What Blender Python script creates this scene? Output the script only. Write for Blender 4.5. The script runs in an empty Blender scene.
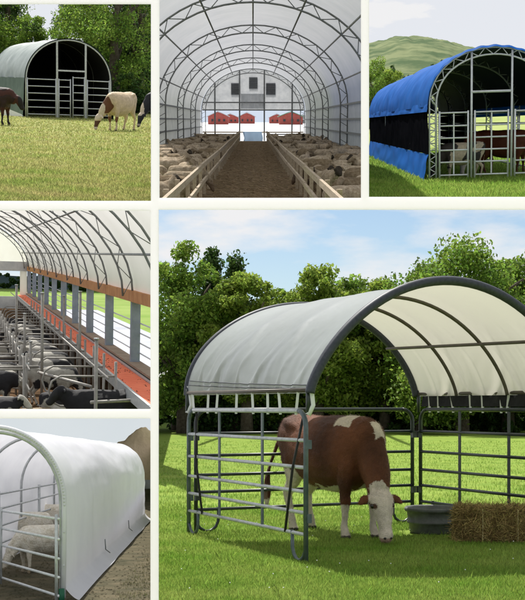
import bpy, bmesh, math, random
import numpy as np
from mathutils import Vector, Matrix, noise
random.seed(7); rng = np.random.default_rng(7)
PI = math.pi
SC = bpy.context.scene
COL = SC.collection
FPX = 1240.0           # focal length of the camera, in 525ths of the picture width
EYE = 1.6

# ------------------------------------------------------------------ frames
class Frame:
    """A piece of land seen through one opening: its own ground, eye height and size."""
    def __init__(s, xc, yh, h, scale):
        s.h, s.scale = h, scale
        v = Vector(((xc-262.5)/FPX, 1, (405-yh)/FPX)).normalized()
        x = Vector((v.y, -v.x, 0)).normalized(); z = x.cross(v)
        s.R = Matrix((x, v, z)).transposed()
        s.M = Matrix.Translation((0, 0, EYE)) @ s.R.to_4x4() @ Matrix.Scale(scale, 4) @ Matrix.Translation((0, 0, -h))
    def ray(s, px, py):
        return s.R.transposed() @ Vector(((px-262.5)/FPX, 1, (405-py)/FPX))
    def at(s, px, py, z=0.0):
        r = s.ray(px, py); t = (z-s.h)/r.z
        return Vector((r.x*t, r.y*t, z))
    def deep(s, px, py, d):
        r = s.ray(px, py); t = d/r.y
        return Vector((r.x*t, d, s.h+r.z*t))
F5 = Frame(262.5, 405, EYE, 1.0)
F1 = Frame(75, 80, 1.75, 8.0)
F2 = Frame(253, 120, 1.7, 4.0)
F3 = Frame(445, 120, 1.4, 5.0)
F4 = Frame(-35, 252, 4.1, 1.0)
F6 = Frame(75, 456, 1.66, .72)
FR = F5

# ------------------------------------------------------------------ materials
def nd(nt, t, **k):
    n = nt.nodes.new(t)
    for a, b in k.items():
        if a in n.inputs: n.inputs[a].default_value = b
        else: setattr(n, a, b)
    return n
def c4(c): return (c[0], c[1], c[2], 1.0)
def mat(name, col, rough=.7, col2=None, scale=6.0, bump=0.0, bscale=None, metal=0.0, trans=0.0, detail=6, attr=None, isl=0.0, spec=.3, lo=.35, hi=.65, tcol=None, stretch=None, coord='Object'):
    m = bpy.data.materials.new(name); m.use_nodes = True; nt = m.node_tree
    b = nt.nodes['Principled BSDF']; out = nt.nodes['Material Output']
    b.inputs['Roughness'].default_value = rough; b.inputs['Metallic'].default_value = metal
    b.inputs['Specular IOR Level'].default_value = spec
    tc = nd(nt, 'ShaderNodeTexCoord'); src = tc.outputs[coord]
    if stretch:
        mp = nd(nt, 'ShaderNodeMapping'); mp.inputs['Scale'].default_value = stretch
        nt.links.new(src, mp.inputs['Vector']); src = mp.outputs[0]
    col_out = None
    if attr:
        a = nd(nt, 'ShaderNodeAttribute', attribute_name='Col'); col_out = a.outputs['Color']
    if col2 is not None:
        n = nd(nt, 'ShaderNodeTexNoise', Scale=scale, Detail=detail, Roughness=.65)
        nt.links.new(src, n.inputs['Vector'])
        r = nd(nt, 'ShaderNodeValToRGB')
        r.color_ramp.elements[0].position = lo; r.color_ramp.elements[1].position = hi
        r.color_ramp.elements[0].color = c4(col); r.color_ramp.elements[1].color = c4(col2)
        nt.links.new(n.outputs[0], r.inputs[0])
        if attr:
            mx = nd(nt, 'ShaderNodeMixRGB', blend_type='MULTIPLY'); mx.inputs[0].default_value = 1
            nt.links.new(col_out, mx.inputs[1]); nt.links.new(r.outputs[0], mx.inputs[2]); col_out = mx.outputs[0]
        else: col_out = r.outputs[0]
    if isl:
        g = nd(nt, 'ShaderNodeNewGeometry')
        mr = nd(nt, 'ShaderNodeMapRange'); mr.inputs['To Min'].default_value = 1-isl; mr.inputs['To Max'].default_value = 1+isl
        nt.links.new(g.outputs['Random Per Island'], mr.inputs['Value'])
        hs = nd(nt, 'ShaderNodeHueSaturation'); nt.links.new(mr.outputs[0], hs.inputs['Value'])
        mr2 = nd(nt, 'ShaderNodeMapRange'); mr2.inputs['To Min'].default_value = .5-.04*isl; mr2.inputs['To Max'].default_value = .5+.03*isl
        mm = nd(nt, 'ShaderNodeMath', operation='FRACT'); m2 = nd(nt, 'ShaderNodeMath', operation='MULTIPLY'); m2.inputs[1].default_value = 17.3
        nt.links.new(g.outputs['Random Per Island'], m2.inputs[0]); nt.links.new(m2.outputs[0], mm.inputs[0]); nt.links.new(mm.outputs[0], mr2.inputs['Value'])
        nt.links.new(mr2.outputs[0], hs.inputs['Hue'])
        if col_out: nt.links.new(col_out, hs.inputs['Color'])
        else: hs.inputs['Color'].default_value = c4(col)
        col_out = hs.outputs[0]
    if col_out: nt.links.new(col_out, b.inputs['Base Color'])
    else: b.inputs['Base Color'].default_value = c4(col)
    if bump:
        n2 = nd(nt, 'ShaderNodeTexNoise', Scale=bscale or scale*3, Detail=8)
        nt.links.new(src, n2.inputs['Vector'])
        bp = nd(nt, 'ShaderNodeBump', Strength=bump, Distance=.03)
        nt.links.new(n2.outputs[0], bp.inputs['Height']); nt.links.new(bp.outputs[0], b.inputs['Normal'])
    if trans:
        t = nd(nt, 'ShaderNodeBsdfTranslucent')
        if col_out and tcol is None: nt.links.new(col_out, t.inputs[0])
        else: t.inputs[0].default_value = c4(tcol or col)
        mx = nd(nt, 'ShaderNodeMixShader'); mx.inputs[0].default_value = trans
        nt.links.new(b.outputs[0], mx.inputs[1]); nt.links.new(t.outputs[0], mx.inputs[2]); nt.links.new(mx.outputs[0], out.inputs[0])
    return m

M = {}
M['board'] = mat('white_acrylic', (.97,.95,.97), .5, trans=.7, spec=.1)
M['tarp'] = mat('grey_white_tarp', (.50,.53,.58), .45, (.60,.63,.67), 2.2, .4, 5, trans=.36, tcol=(.80,.75,.62), spec=.4)
def two_sided(name, outer, inner, trans, tcol, rough=.5, bump=.12, bscale=9):
    """cloth with its inner face coloured paler, standing in for light glowing through"""
    m=mat(name,outer,rough,tuple(c*1.12 for c in outer),1.5,bump,bscale,trans=trans,tcol=tcol,spec=.3); nt=m.node_tree; b=nt.nodes['Principled BSDF']
    l=b.inputs['Base Color'].links[0]; src=l.from_socket; g=nd(nt,'ShaderNodeNewGeometry'); mx=nd(nt,'ShaderNodeMixRGB'); mx.inputs[2].default_value=c4(inner)
    nt.links.new(g.outputs['Backfacing'],mx.inputs[0]); nt.links.new(src,mx.inputs[1]); nt.links.new(mx.outputs[0],b.inputs['Base Color']); return m
M['tarp'] = two_sided('grey_white_tarp',(.27,.29,.32),(.64,.62,.57),.28,(.86,.82,.72))  # brightness of daylight through the roof is put into the pale inner colour
M['trim'] = mat('dark_trim', (.03,.035,.045), .5, (.05,.055,.07), 30)
M['steel_dark'] = mat('dark_green_paint', (.012,.02,.018), .35, (.03,.04,.038), 8, spec=.5)
M['steel_mid'] = mat('slate_green_paint', (.05,.075,.08), .35, (.10,.13,.14), 9, spec=.5)
M['galv'] = mat('galvanised_steel', (.42,.44,.45), .4, (.58,.60,.60), 12, metal=.35)
M['galv_bright'] = mat('bright_zinc', (.62,.65,.66), .4, (.78,.8,.8), 12, metal=.15)
M['strap'] = mat('white_webbing', (.75,.76,.74), .8)
M['rope'] = mat('dark_rope', (.03,.03,.028), .9)
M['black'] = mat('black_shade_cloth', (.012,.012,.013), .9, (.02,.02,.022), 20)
M['rib'] = mat('dark_brown_tube', (.07,.06,.045), .45, (.10,.085,.065), 10)
M['grass'] = mat('lawn_grass_blade', (.18,.32,.045), .6, isl=.4, trans=.55, spec=.15, col2=(.33,.42,.10), scale=.9)
M['turf'] = mat('meadow_turf', (.13,.22,.03), .95, (.25,.33,.06), 1.1, .8, 30, lo=.3, hi=.7, spec=.1)
M['turf_far'] = M['turf']
M['leaf'] = mat('broad_leaf', (.13,.24,.035), .6, isl=.55, trans=.58, col2=(.23,.34,.055), scale=.5, spec=.3)
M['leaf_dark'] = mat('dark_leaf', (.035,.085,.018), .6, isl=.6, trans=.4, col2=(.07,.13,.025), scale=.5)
M['leaf_lime'] = mat('lime_leaf', (.19,.29,.04), .6, isl=.5, trans=.58, col2=(.29,.38,.07), scale=.5)
M['bark'] = mat('bark', (.06,.045,.03), .95, (.12,.10,.075), 5, .8, 14)
M['hide'] = mat('cow_hide', (.78,.78,.78), .62, (1,1,1), 14, .5, 90, attr=True, spec=.25)
M['fleece'] = mat('sheep_fleece', (.55,.5,.45), .95, (1,1,1), 14, .9, 40, attr=True, spec=.05)
M['eye'] = mat('dark_eye', (.01,.007,.005), .15, spec=.6)
M['trough'] = mat('grey_rubber', (.085,.09,.085), .6, (.13,.14,.13), 9, .2)
M['water'] = mat('trough_water', (.25,.3,.32), .05, spec=.9)
M['hay'] = mat('hay', (.24,.17,.06), .9, isl=.6, col2=(.34,.27,.10), scale=8)
M['haycore'] = mat('hay_core', (.13,.085,.03), .95, (.24,.16,.06), 12, .9, 30)
M['twine'] = mat('bale_twine', (.5,.42,.22), .9)
# ------------------------------------------------------------------ mesh building
class MB:
    def __init__(s): s.v=[]; s.f=[]
    def add(s, vs, fs):
        o=len(s.v); s.v += [tuple(v) for v in vs]; s.f += [tuple(i+o for i in f) for f in fs]; return s
    def box(s, c, d, R=None):
        x,y,z = d[0]/2,d[1]/2,d[2]/2; c=Vector(c)
        vs=[Vector((a*x,b*y,e*z)) for a in(-1,1) for b in(-1,1) for e in(-1,1)]
        if R is not None: vs=[R@v for v in vs]
        vs=[v+c for v in vs]
        return s.add(vs,[(0,1,3,2),(4,6,7,5),(0,4,5,1),(2,3,7,6),(0,2,6,4),(1,5,7,3)])
    def tube(s, pts, r, n=8, closed=False):
        pts=[Vector(p) for p in pts]; m=len(pts); rings=[]
        ref=None
        for i,p in enumerate(pts):
            a=pts[i-1] if (i>0 or closed) else pts[i]; b=pts[(i+1)%m] if (i<m-1 or closed) else pts[i]
            t=(b-a).normalized()
            if ref is None: ref = Vector((0,0,1)) if abs(t.z)<.9 else Vector((1,0,0))
            u=(ref - t*ref.dot(t))
            if u.length<1e-4: u=t.orthogonal()
            u.normalize(); w=t.cross(u); ref=u
            rr = r[i] if isinstance(r,(list,tuple)) else r
            rings.append([p+u*math.cos(2*PI*k/n)*rr+w*math.sin(2*PI*k/n)*rr for k in range(n)])
        vs=[v for R in rings for v in R]; fs=[]
        for i in range(m if closed else m-1):
            for k in range(n):
                j=(i+1)%m
                fs.append((i*n+k, i*n+(k+1)%n, j*n+(k+1)%n, j*n+k))
        if not closed:
            fs.append(tuple(range(n-1,-1,-1))); fs.append(tuple((m-1)*n+k for k in range(n)))
        return s.add(vs,fs)
    def bar(s, p0, p1, w, h):
        """a rectangular bar from p0 to p1"""
        p0=Vector(p0);p1=Vector(p1);t=(p1-p0).normalized()
        up=Vector((0,0,1)) if abs(t.z)<.95 else Vector((0,1,0))
        u=t.cross(up).normalized()*w/2; q=u.cross(t).normalized()*h/2
        vs=[p+a*u+b*q for p in(p0,p1) for a,b in((-1,-1),(1,-1),(1,1),(-1,1))]
        return s.add(vs,[(3,2,1,0),(4,5,6,7),(0,1,5,4),(1,2,6,5),(2,3,7,6),(3,0,4,7)])
    def lathe(s, prof, n=32, c=(0,0,0)):
        c=Vector(c); vs=[c+Vector((r*math.cos(2*PI*k/n),r*math.sin(2*PI*k/n),z)) for r,z in prof for k in range(n)]
        fs=[(i*n+k,i*n+(k+1)%n,(i+1)*n+(k+1)%n,(i+1)*n+k) for i in range(len(prof)-1) for k in range(n)]
        return s.add(vs,fs)
    def sheet(s, fn, nu, nv):
        vs=[fn(i/nu,j/nv) for i in range(nu+1) for j in range(nv+1)]
        fs=[(i*(nv+1)+j,(i+1)*(nv+1)+j,(i+1)*(nv+1)+j+1,i*(nv+1)+j+1) for i in range(nu) for j in range(nv)]
        return s.add(vs,fs)
    def build(s, name, m, parent=None, smooth=False, loc=None, rz=0):
        me=bpy.data.meshes.new(name); me.from_pydata(s.v,[],s.f); me.update()
        if smooth: me.polygons.foreach_set('use_smooth',[True]*len(me.polygons))
        return link(name, me, m, parent, loc, rz)
def link(name, me, m, parent=None, loc=None, rz=0):
    if m is not None: me.materials.append(M[m] if isinstance(m,str) else m)
    o=bpy.data.objects.new(name,me); COL.objects.link(o)
    if parent is not None: o.parent=parent
    else: o.matrix_world = FR.M @ Matrix.Translation(loc or (0,0,0)) @ Matrix.Rotation(rz,4,'Z')
    return o
def solid(o, t, off=0):
    md=o.modifiers.new('thick','SOLIDIFY'); md.thickness=t; md.offset=off; return o
def tag(o, label, cat, group=None, kind=None):
    if label: o['label']=label
    if cat: o['category']=cat
    if group: o['group']=group
    if kind: o['kind']=kind
    return o
def struct(o, label=None):
    o['kind']='structure'
    if label: o['label']=label
    return o
def thing(name, label, cat, loc=(0,0,0), rz=0, group=None, sc=1.0):
    o=bpy.data.objects.new(name,None); COL.objects.link(o); o.empty_display_size=.1
    o.matrix_world = FR.M @ Matrix.Translation(loc) @ Matrix.Rotation(rz,4,'Z') @ Matrix.Scale(sc,4)
    return tag(o,label,cat,group)
def dup(root, label, loc, rz=0, sc=1.0, group=None, flip=False):
    r=root.copy(); COL.objects.link(r)
    S=Matrix.Scale(sc,4)
    r.matrix_world = FR.M @ Matrix.Translation(loc) @ Matrix.Rotation(rz,4,'Z') @ S
    r['label']=label
    if group: r['group']=group
    for ch in root.children:
        c=ch.copy(); COL.objects.link(c); c.parent=r
        for g in ch.children:
            d=g.copy(); COL.objects.link(d); d.parent=c
    return r
def np_mesh(name, V, nper):
    """V: (n*nper,3) array; one n-gon per nper vertices"""
    me=bpy.data.meshes.new(name); n=len(V)//nper
    me.vertices.add(len(V)); me.vertices.foreach_set('co', V.astype(np.float32).ravel())
    me.loops.add(len(V)); me.loops.foreach_set('vertex_index', np.arange(len(V),dtype=np.int32))
    me.polygons.add(n); me.polygons.foreach_set('loop_start', np.arange(0,len(V),nper,dtype=np.int32))
    me.polygons.foreach_set('loop_total', np.full(n,nper,dtype=np.int32))
    me.update(); me.validate(); return me

# ------------------------------------------------------------------ vegetation
def leaves(cent, size, nrm=None):
    """quads (diamonds) round each centre"""
    n=len(cent); a=rng.normal(size=(n,3)); a/=np.linalg.norm(a,axis=1)[:,None]
    b=rng.normal(size=(n,3)); b-= (a*b).sum(1)[:,None]*a; b/=np.linalg.norm(b,axis=1)[:,None]
    s=(size*rng.uniform(.6,1.3,n))[:,None]
    P=np.stack([cent-a*s, cent-b*s*.55+a*s*.1, cent+a*s, cent+b*s*.55+a*s*.1],1)
    return P.reshape(-1,3)
def crown_points(h, r, n, seed, low=.22, lobes=26, shape='round'):
    g=np.random.default_rng(seed); pts=[]
    L=[]
    for k in range(lobes):
        u=g.uniform(low,1); z=h*u
        if shape=='round': rr=r*math.sin(PI*min(1,max(.08,(u-low*.6)/(1.02-low*.6))))**.6
        elif shape=='cone': rr=r*(1.03-u)*.9
        else: rr=r*(.55+.45*math.sin(PI*u))
        th=g.uniform(0,2*PI); q=rr*g.uniform(.2,.95)
        L.append((q*math.cos(th), q*math.sin(th), z*(.93), g.uniform(.10,.27)*r*(1.2 if u<.7 else .9)*((1.8-u) if shape=='cone' else 1)))
    tot=sum(l[3]**2 for l in L)
    for x,y,z,lr in L:
        m=int(n*lr*lr/tot); d=g.normal(size=(m,3)); d/=np.linalg.norm(d,axis=1)[:,None]
        rad=lr*g.uniform(.3,1.3,m)**.8
        # sub-clumps make the outline ragged
        cl=g.normal(size=(9,3)); cl/=np.linalg.norm(cl,axis=1)[:,None]
        near=(d@cl.T).max(1); rad*= .72+.38*near
        P=d*rad[:,None]*np.array([1,1,.8])+np.array([x,y,z]); pts.append(P)
    return np.concatenate(pts)
def make_tree(label, loc, h, r, n, leaf, lsize, seed, group=None, low=.22, name='broadleaf_tree', shape='round', sc=1.0, lobes=26):
    t=thing(name,label,'tree',loc,0,group,sc)
    P=crown_points(h,r,n,seed,low,lobes*(2 if shape=='cone' else 1),shape); global rng
    link('crown', np_mesh('crown',leaves(P,lsize),4), leaf, t)
    g=random.Random(seed); b=MB()
    top=h*.72; pts=[Vector((0,0,-.1))]
    for k in range(1,7): pts.append(Vector((g.uniform(-.12,.12)*k*.3*r/3, g.uniform(-.12,.12)*k*.3*r/3, top*k/6)))
    b.tube(pts,[.035*h*(1.15-.16*k) for k in range(7)],8)
    for k in range(7):
        z=h*g.uniform(max(.15,low*.8),.6); th=g.uniform(0,2*PI); q=r*g.uniform(.45,.8)
        b.tube([(0,0,z),(q*.5*math.cos(th),q*.5*math.sin(th),z+h*.09),(q*math.cos(th),q*math.sin(th),z+h*.2)],[.014*h,.009*h,.004*h],6)
    b.build('trunk','bark',t,True)
    return t
def grass_patch(label, fr, xr, y0, y1, n, hgt, wid, m, name='grass', keep=None, lean=.5, d0=None, d1=None, clump=0.0):
    """blades scattered over the ground between picture rows y1 (near) and y0 (far), thinning with distance"""
    a=fr.h*FPX/max(2,(y1-fr_yh(fr))) if d0 is None else d0; b=fr.h*FPX/max(2,(y0-fr_yh(fr))) if d1 is None else d1
    d=1/rng.uniform(1/b,1/a,n); px=rng.uniform(xr[0],xr[1],n)
    x=np.empty(n)
    r0=fr.ray(xr[0],fr_yh(fr)+40); r1=fr.ray(xr[1],fr_yh(fr)+40)
    t=(px-xr[0])/(xr[1]-xr[0]); x=(r0.x/r0.y*(1-t)+r1.x/r1.y*t)*d
    if clump:
        k=np.array([noise.noise((X*1.7,Y*1.7,3.1)) for X,Y in zip(x,d)]); ok=rng.uniform(-.5,.6,n)<k*clump+ (1-clump)*.6
        x=x[ok]; d=d[ok]
    if keep is not None:
        ok=keep(x,d); x=x[ok]; d=d[ok]
    n=len(x); H=hgt*rng.uniform(.45,1.25,n); th=rng.uniform(0,2*PI,n); W=wid*rng.uniform(.7,1.3,n)*np.maximum(1,d/d.min()*.6)
    dx=np.cos(th)*W; dy=np.sin(th)*W; ph=rng.uniform(0,2*PI,n); L=H*lean*rng.uniform(0,1,n)
    tx=np.cos(ph)*L; ty=np.sin(ph)*L; z=np.zeros(n)
    P=np.stack([np.stack([x-dx,d-dy,z],1),np.stack([x+dx,d+dy,z],1),
                np.stack([x+dx*.7+tx*.35,d+dy*.7+ty*.35,H*.55],1),np.stack([x+tx,d+ty,H],1),
                np.stack([x-dx*.7+tx*.35,d-dy*.7+ty*.35,H*.55],1)],1).reshape(-1,3)
    o=link(name,np_mesh(name,P,5),m); return tag(o,label,None,None,'stuff')
_YH={}
def fr_yh(fr): return _YH[id(fr)]
for f_,y_ in ((F1,80),(F2,120),(F3,120),(F4,252),(F5,405),(F6,456)): _YH[id(f_)]=y_

# ------------------------------------------------------------------ animals
def chain(b, pts, n=14, sub=3, side=(0,1,0), cap=True):
    P=[np.array(p,float) for p in pts]; Q=[]
    for i in range(len(P)-1):
        p0=P[max(0,i-1)];p1=P[i];p2=P[i+1];p3=P[min(len(P)-1,i+2)]
        for k in range(sub):
            t=k/sub
            q=.5*((2*p1)+(-p0+p2)*t+(2*p0-5*p1+4*p2-p3)*t*t+(-p0+3*p1-3*p2+p3)*t**3)
            q[3:]=np.maximum(q[3:],.006); Q.append(q)
    Q.append(P[-1])
    side=Vector(side); rings=[]
    for i,q in enumerate(Q):
        a=Q[max(0,i-1)][:3]; c=Q[min(len(Q)-1,i+1)][:3]; t=Vector(c-a).normalized()
        u=(side-t*side.dot(t)).normalized(); w=t.cross(u); p=Vector(q[:3])
        rings.append([p+u*math.cos(2*PI*k/n)*q[3]+w*math.sin(2*PI*k/n)*q[4] for k in range(n)])
    vs=[v for R in rings for v in R]; m=len(rings)
    fs=[(i*n+k,i*n+(k+1)%n,(i+1)*n+(k+1)%n,(i+1)*n+k) for i in range(m-1) for k in range(n)]
    fs.append(tuple(range(n-1,-1,-1))); fs.append(tuple((m-1)*n+k for k in range(n)))
    b.add(vs,fs)
def mirror(pts): return [(p[0],-p[1])+tuple(p[2:]) for p in pts]
def fuse(name, b, voxel, smooth=4, disp=0.0, dscale=9):
    me=bpy.data.meshes.new(name); me.from_pydata(b.v,[],b.f); me.update()
    o=bpy.data.objects.new(name,me); COL.objects.link(o)
    r=o.modifiers.new('r','REMESH'); r.mode='VOXEL'; r.voxel_size=voxel
    s=o.modifiers.new('s','SMOOTH'); s.iterations=smooth; s.factor=.5
    dg=bpy.context.evaluated_depsgraph_get(); dg.update()
    out=bpy.data.meshes.new_from_object(o.evaluated_get(dg)); out.name=name
    bpy.data.objects.remove(o); bpy.data.meshes.remove(me)
    if disp:
        N=[v.normal.copy() for v in out.vertices]
        C=[v.co+nn*(noise.noise(v.co*dscale)*disp+noise.noise(v.co*dscale*2.3)*disp*.5) for v,nn in zip(out.vertices,N)]
        out.vertices.foreach_set('co',[a for c in C for a in c]); out.update()
    out.polygons.foreach_set('use_smooth',[True]*len(out.polygons))
    return out
def paint(me, fn):
    a=me.color_attributes.new('Col','FLOAT_COLOR','POINT'); arr=[]
    for v in me.vertices: arr += list(fn(v.co, v.normal))+[1.0]
    a.data.foreach_set('color',arr)
def nz(p,s,o=0): return noise.noise(Vector(p)*s+Vector((o,o*1.7,o*.6)))
def turn(pts, x0, x1, ang, z=0):
    """turn the neck and head sideways, gradually between x0 and x1"""
    out=[]
    for p in pts:
        k=min(1,max(0,(p[0]-x0)/(x1-x0))); a=ang*k
        dx=p[0]-x0; dy=p[1]
        out.append((x0+dx*math.cos(a)-dy*math.sin(a), dx*math.sin(a)+dy*math.cos(a))+tuple(p[2:]))
    return out
def cow_mesh(name, pose='graze', voxel=.024, yaw=0, step=0.05, udder=False):
    b=MB()
    trunk=[(-.93,0,1.12,.05,.08),(-.89,0,1.12,.20,.22),(-.76,0,1.11,.28,.30),(-.55,0,1.05,.30,.355),(-.25,0,.965,.35,.42),(.05,0,.945,.37,.445),(.3,0,.955,.34,.435),(.5,0,1.0,.285,.40),(.66,0,1.02,.22,.34),(.78,0,.98,.14,.25),(.85,0,.94,.06,.13)]
    chain(b,trunk,20)
    for s in(1,-1): chain(b,[(-.78,s*.13,1.30,.07,.06),(-.6,s*.2,1.28,.08,.07),(-.42,s*.2,1.22,.06,.05)],10)
    if pose=='lie':
        pass
    def leg(pts,s,dx=0):
        chain(b,[(p[0]+dx*max(0,(1-p[2])),s*p[1],p[2],p[3],p[4]) for p in pts],12)
    front=[(.46,.15,1.08,.10,.19),(.5,.175,.85,.105,.16),(.5,.18,.66,.082,.115),(.49,.175,.5,.056,.07),(.5,.17,.42,.058,.066),(.495,.17,.34,.042,.047),(.49,.17,.2,.034,.038),(.49,.17,.12,.043,.048),(.515,.17,.055,.045,.055),(.535,.17,0,.055,.075)]
    hind=[(-.6,.15,1.08,.13,.24),(-.58,.175,.88,.13,.22),(-.58,.18,.7,.1,.15),(-.66,.175,.56,.065,.085),(-.76,.17,.46,.05,.07),(-.755,.17,.38,.043,.055),(-.72,.17,.25,.037,.043),(-.69,.17,.13,.045,.05),(-.67,.17,.055,.047,.058),(-.65,.17,0,.056,.075)]
    if pose!='lie':
        leg(front,1,step); leg(front,-1,-step); leg(hind,1,-step); leg(hind,-1,step*1.4)
    else:
        for s in(1,-1):
            chain(b,[(.45,s*.2,.8,.12,.18),(.6,s*.27,.66,.09,.1),(.85,s*.22,.60,.05,.05),(.65,s*.18,.59,.04,.04)],10)
            chain(b,[(-.5,s*.22,.9,.16,.22),(-.25,s*.36,.72,.12,.14),(-.1,s*.42,.62,.06,.06),(-.4,s*.45,.60,.04,.04)],10)
    if pose=='graze':
        neck=[(.48,0,1.1,.19,.30),(.68,0,.99,.165,.27),(.88,0,.79,.14,.22),(1.00,0,.62,.115,.165),(1.05,0,.55,.098,.12)]
        head=[(1.05,0,.565,.085,.06),(1.075,0,.535,.118,.10),(1.115,0,.46,.130,.125),(1.155,0,.37,.114,.115),(1.19,0,.27,.084,.088),(1.215,0,.18,.070,.072),(1.235,0,.11,.078,.072),(1.245,0,.05,.064,.05),(1.247,0,.03,.02,.02)]
        ear=[(1.07,.085,.505,.026,.032),(1.075,.15,.50,.02,.044),(1.08,.205,.475,.018,.05),(1.085,.262,.435,.012,.02)]
        jaw=None
    elif pose=='up' or pose=='lie':
        neck=[(.5,0,1.1,.18,.29),(.68,0,1.14,.155,.25),(.82,0,1.22,.13,.21),(.92,0,1.30,.11,.16)]
        head=[(.86,0,1.40,.09,.07),(.91,0,1.38,.118,.12),(.99,0,1.32,.128,.14),(1.09,0,1.23,.112,.125),(1.18,0,1.13,.085,.10),(1.25,0,1.06,.08,.088),(1.285,0,1.02,.05,.05)]
        ear=[(.90,.09,1.38,.03,.04),(.89,.17,1.38,.022,.055),(.89,.26,1.33,.015,.04)]
    else: # level
        neck=[(.48,0,1.1,.18,.30),(.68,0,1.04,.16,.26),(.86,0,.97,.135,.21),(.96,0,.92,.12,.17)]
        head=[(.93,0,1.05,.09,.07),(.98,0,1.02,.12,.12),(1.04,0,.93,.13,.145),(1.10,0,.82,.115,.13),(1.15,0,.71,.088,.10),(1.19,0,.62,.083,.088),(1.20,0,.57,.05,.05)]
        ear=[(.97,.09,1.0,.03,.04),(.96,.17,1.0,.022,.055),(.96,.26,.95,.015,.04)]
    N=len(neck); allp=turn(neck+head+ear+mirror(ear),.5,1.1,yaw)
    sd=(-math.sin(yaw),math.cos(yaw),0)
    chain(b,allp[:N],16,3,sd if abs(yaw)<.01 else (-math.sin(yaw*.6),math.cos(yaw*.6),0)); chain(b,allp[N:N+len(head)],16,4,sd)
    E=len(ear); chain(b,allp[-2*E:-E],8,3,(1,0,.3)); chain(b,allp[-E:],8,3,(1,0,.3))
    if udder: chain(b,[(-.42,0,.74,.1,.12),(-.42,0,.62,.13,.12),(-.4,0,.54,.09,.09)],12)
    chain(b,[(-.3,0,.64,.03,.08),(-.2,0,.60,.025,.05),(-.1,0,.6,.02,.03)],8)
    # tail
    chain(b,[(-.86,0,1.36,.035,.035),(-.97,-.03,1.29,.034,.034),(-1.02,-.1,1.08,.026,.026),(-1.03,-.2,.84,.022,.022),(-1.02,-.26,.68,.026,.026),(-1.0,-.29,.5,.05,.05),(-.99,-.30,.36,.04,.04),(-.98,-.30,.26,.012,.012)] if pose!='lie' else [(-.86,0,1.36,.035,.035),(-.95,0,1.26,.03,.03),(-.98,-.05,1.0,.025,.025),(-.97,-.12,.75,.03,.03)],8)
    if pose=='lie': b.v=[(x,y,z-.56) for x,y,z in b.v]
    return fuse(name,b,voxel,4,.007,8)
def coat_hair(body, fn, n, length, w, parent, m):
    """short hairs lying back over the coat, each the colour of the hide under it"""
    nv=len(body.vertices); idx=rng.integers(0,nv,n); co=np.empty(nv*3); body.vertices.foreach_get('co',co); co=co.reshape(-1,3)
    no=np.array([v.normal[:] for v in body.vertices]); c=co[idx]+rng.normal(size=(n,3))*.006; q=no[idx]
    d=np.array([-.75,0,-.65])+rng.normal(size=(n,3))*.28; d-= (d*q).sum(1)[:,None]*q; d/=np.maximum(1e-3,np.linalg.norm(d,axis=1))[:,None]; d=d+q*.3
    L=(length*rng.uniform(.5,1.3,n))[:,None]; e=np.cross(d,q); e/=np.maximum(1e-3,np.linalg.norm(e,axis=1))[:,None]; e*=w
    V=np.stack([c-e,c+e,c+d*L],1).reshape(-1,3); me=np_mesh('coat_hair',V,3)
    col=np.array([list(fn(Vector(p),Vector(k)))+[1] for p,k in zip(co[idx],q)]); col[:,:3]*=rng.uniform(.8,1.22,n)[:,None]
    a=me.color_attributes.new('Col','FLOAT_COLOR','POINT'); a.data.foreach_set('color',np.repeat(col,3,axis=0).ravel())
    return link('coat_hair',me,m,parent)
def eyes(parent, pos, r=.022, m='eye'):
    for p in pos:
        b=MB(); n=8
        b.lathe([(max(.0005,r*math.sin(PI*k/n)),-r*math.cos(PI*k/n)) for k in range(n+1)],12,p); b.build('eye',m,parent,True)

def sheep_mesh(name, pose, voxel=.035, wool=.02):
    b=MB()
    z0=.0
    chain(b,[(-.50,0,.56,.08,.10),(-.44,0,.56,.19,.2),(-.25,0,.55,.235,.235),(0,0,.54,.245,.25),(.25,0,.55,.23,.24),(.4,0,.57,.18,.2),(.47,0,.58,.08,.1)],14)
    for s in(1,-1):
        chain(b,[(.3,s*.13,.5,.07,.1),(.32,s*.13,.3,.04,.05),(.31,s*.13,.12,.026,.03),(.33,s*.13,0,.03,.04)],8)
        chain(b,[(-.34,s*.13,.5,.09,.13),(-.36,s*.13,.33,.06,.07),(-.42,s*.13,.22,.03,.035),(-.38,s*.13,.08,.026,.03),(-.36,s*.13,0,.03,.04)],8)
    if pose=='graze':
        chain(b,[(.35,0,.6,.13,.16),(.5,0,.48,.1,.12),(.6,0,.34,.085,.1)],10)
        chain(b,[(.58,0,.36,.06,.05),(.62,0,.3,.075,.08),(.67,0,.2,.062,.07),(.7,0,.1,.042,.045),(.71,0,.06,.02,.02)],10)
        e=[(.6,.05,.33,.02,.03),(.59,.12,.31,.012,.035),(.6,.19,.27,.01,.02)]
    else:
        chain(b,[(.35,0,.62,.14,.17),(.5,0,.7,.11,.13),(.58,0,.78,.09,.1)],10)
        chain(b,[(.54,0,.86,.06,.05),(.6,0,.84,.078,.08),(.7,0,.77,.065,.07),(.8,0,.7,.045,.05),(.83,0,.68,.02,.02)],10)
        e=[(.57,.06,.84,.02,.03),(.55,.13,.83,.012,.035),(.54,.2,.79,.01,.02)]
    chain(b,e,6,2,(1,0,.3)); chain(b,mirror(e),6,2,(1,0,.3))
    chain(b,[(-.48,0,.6,.035,.035),(-.54,0,.5,.03,.03),(-.54,0,.36,.02,.02)],6)
    return fuse(name,b,voxel,3,wool)
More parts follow.
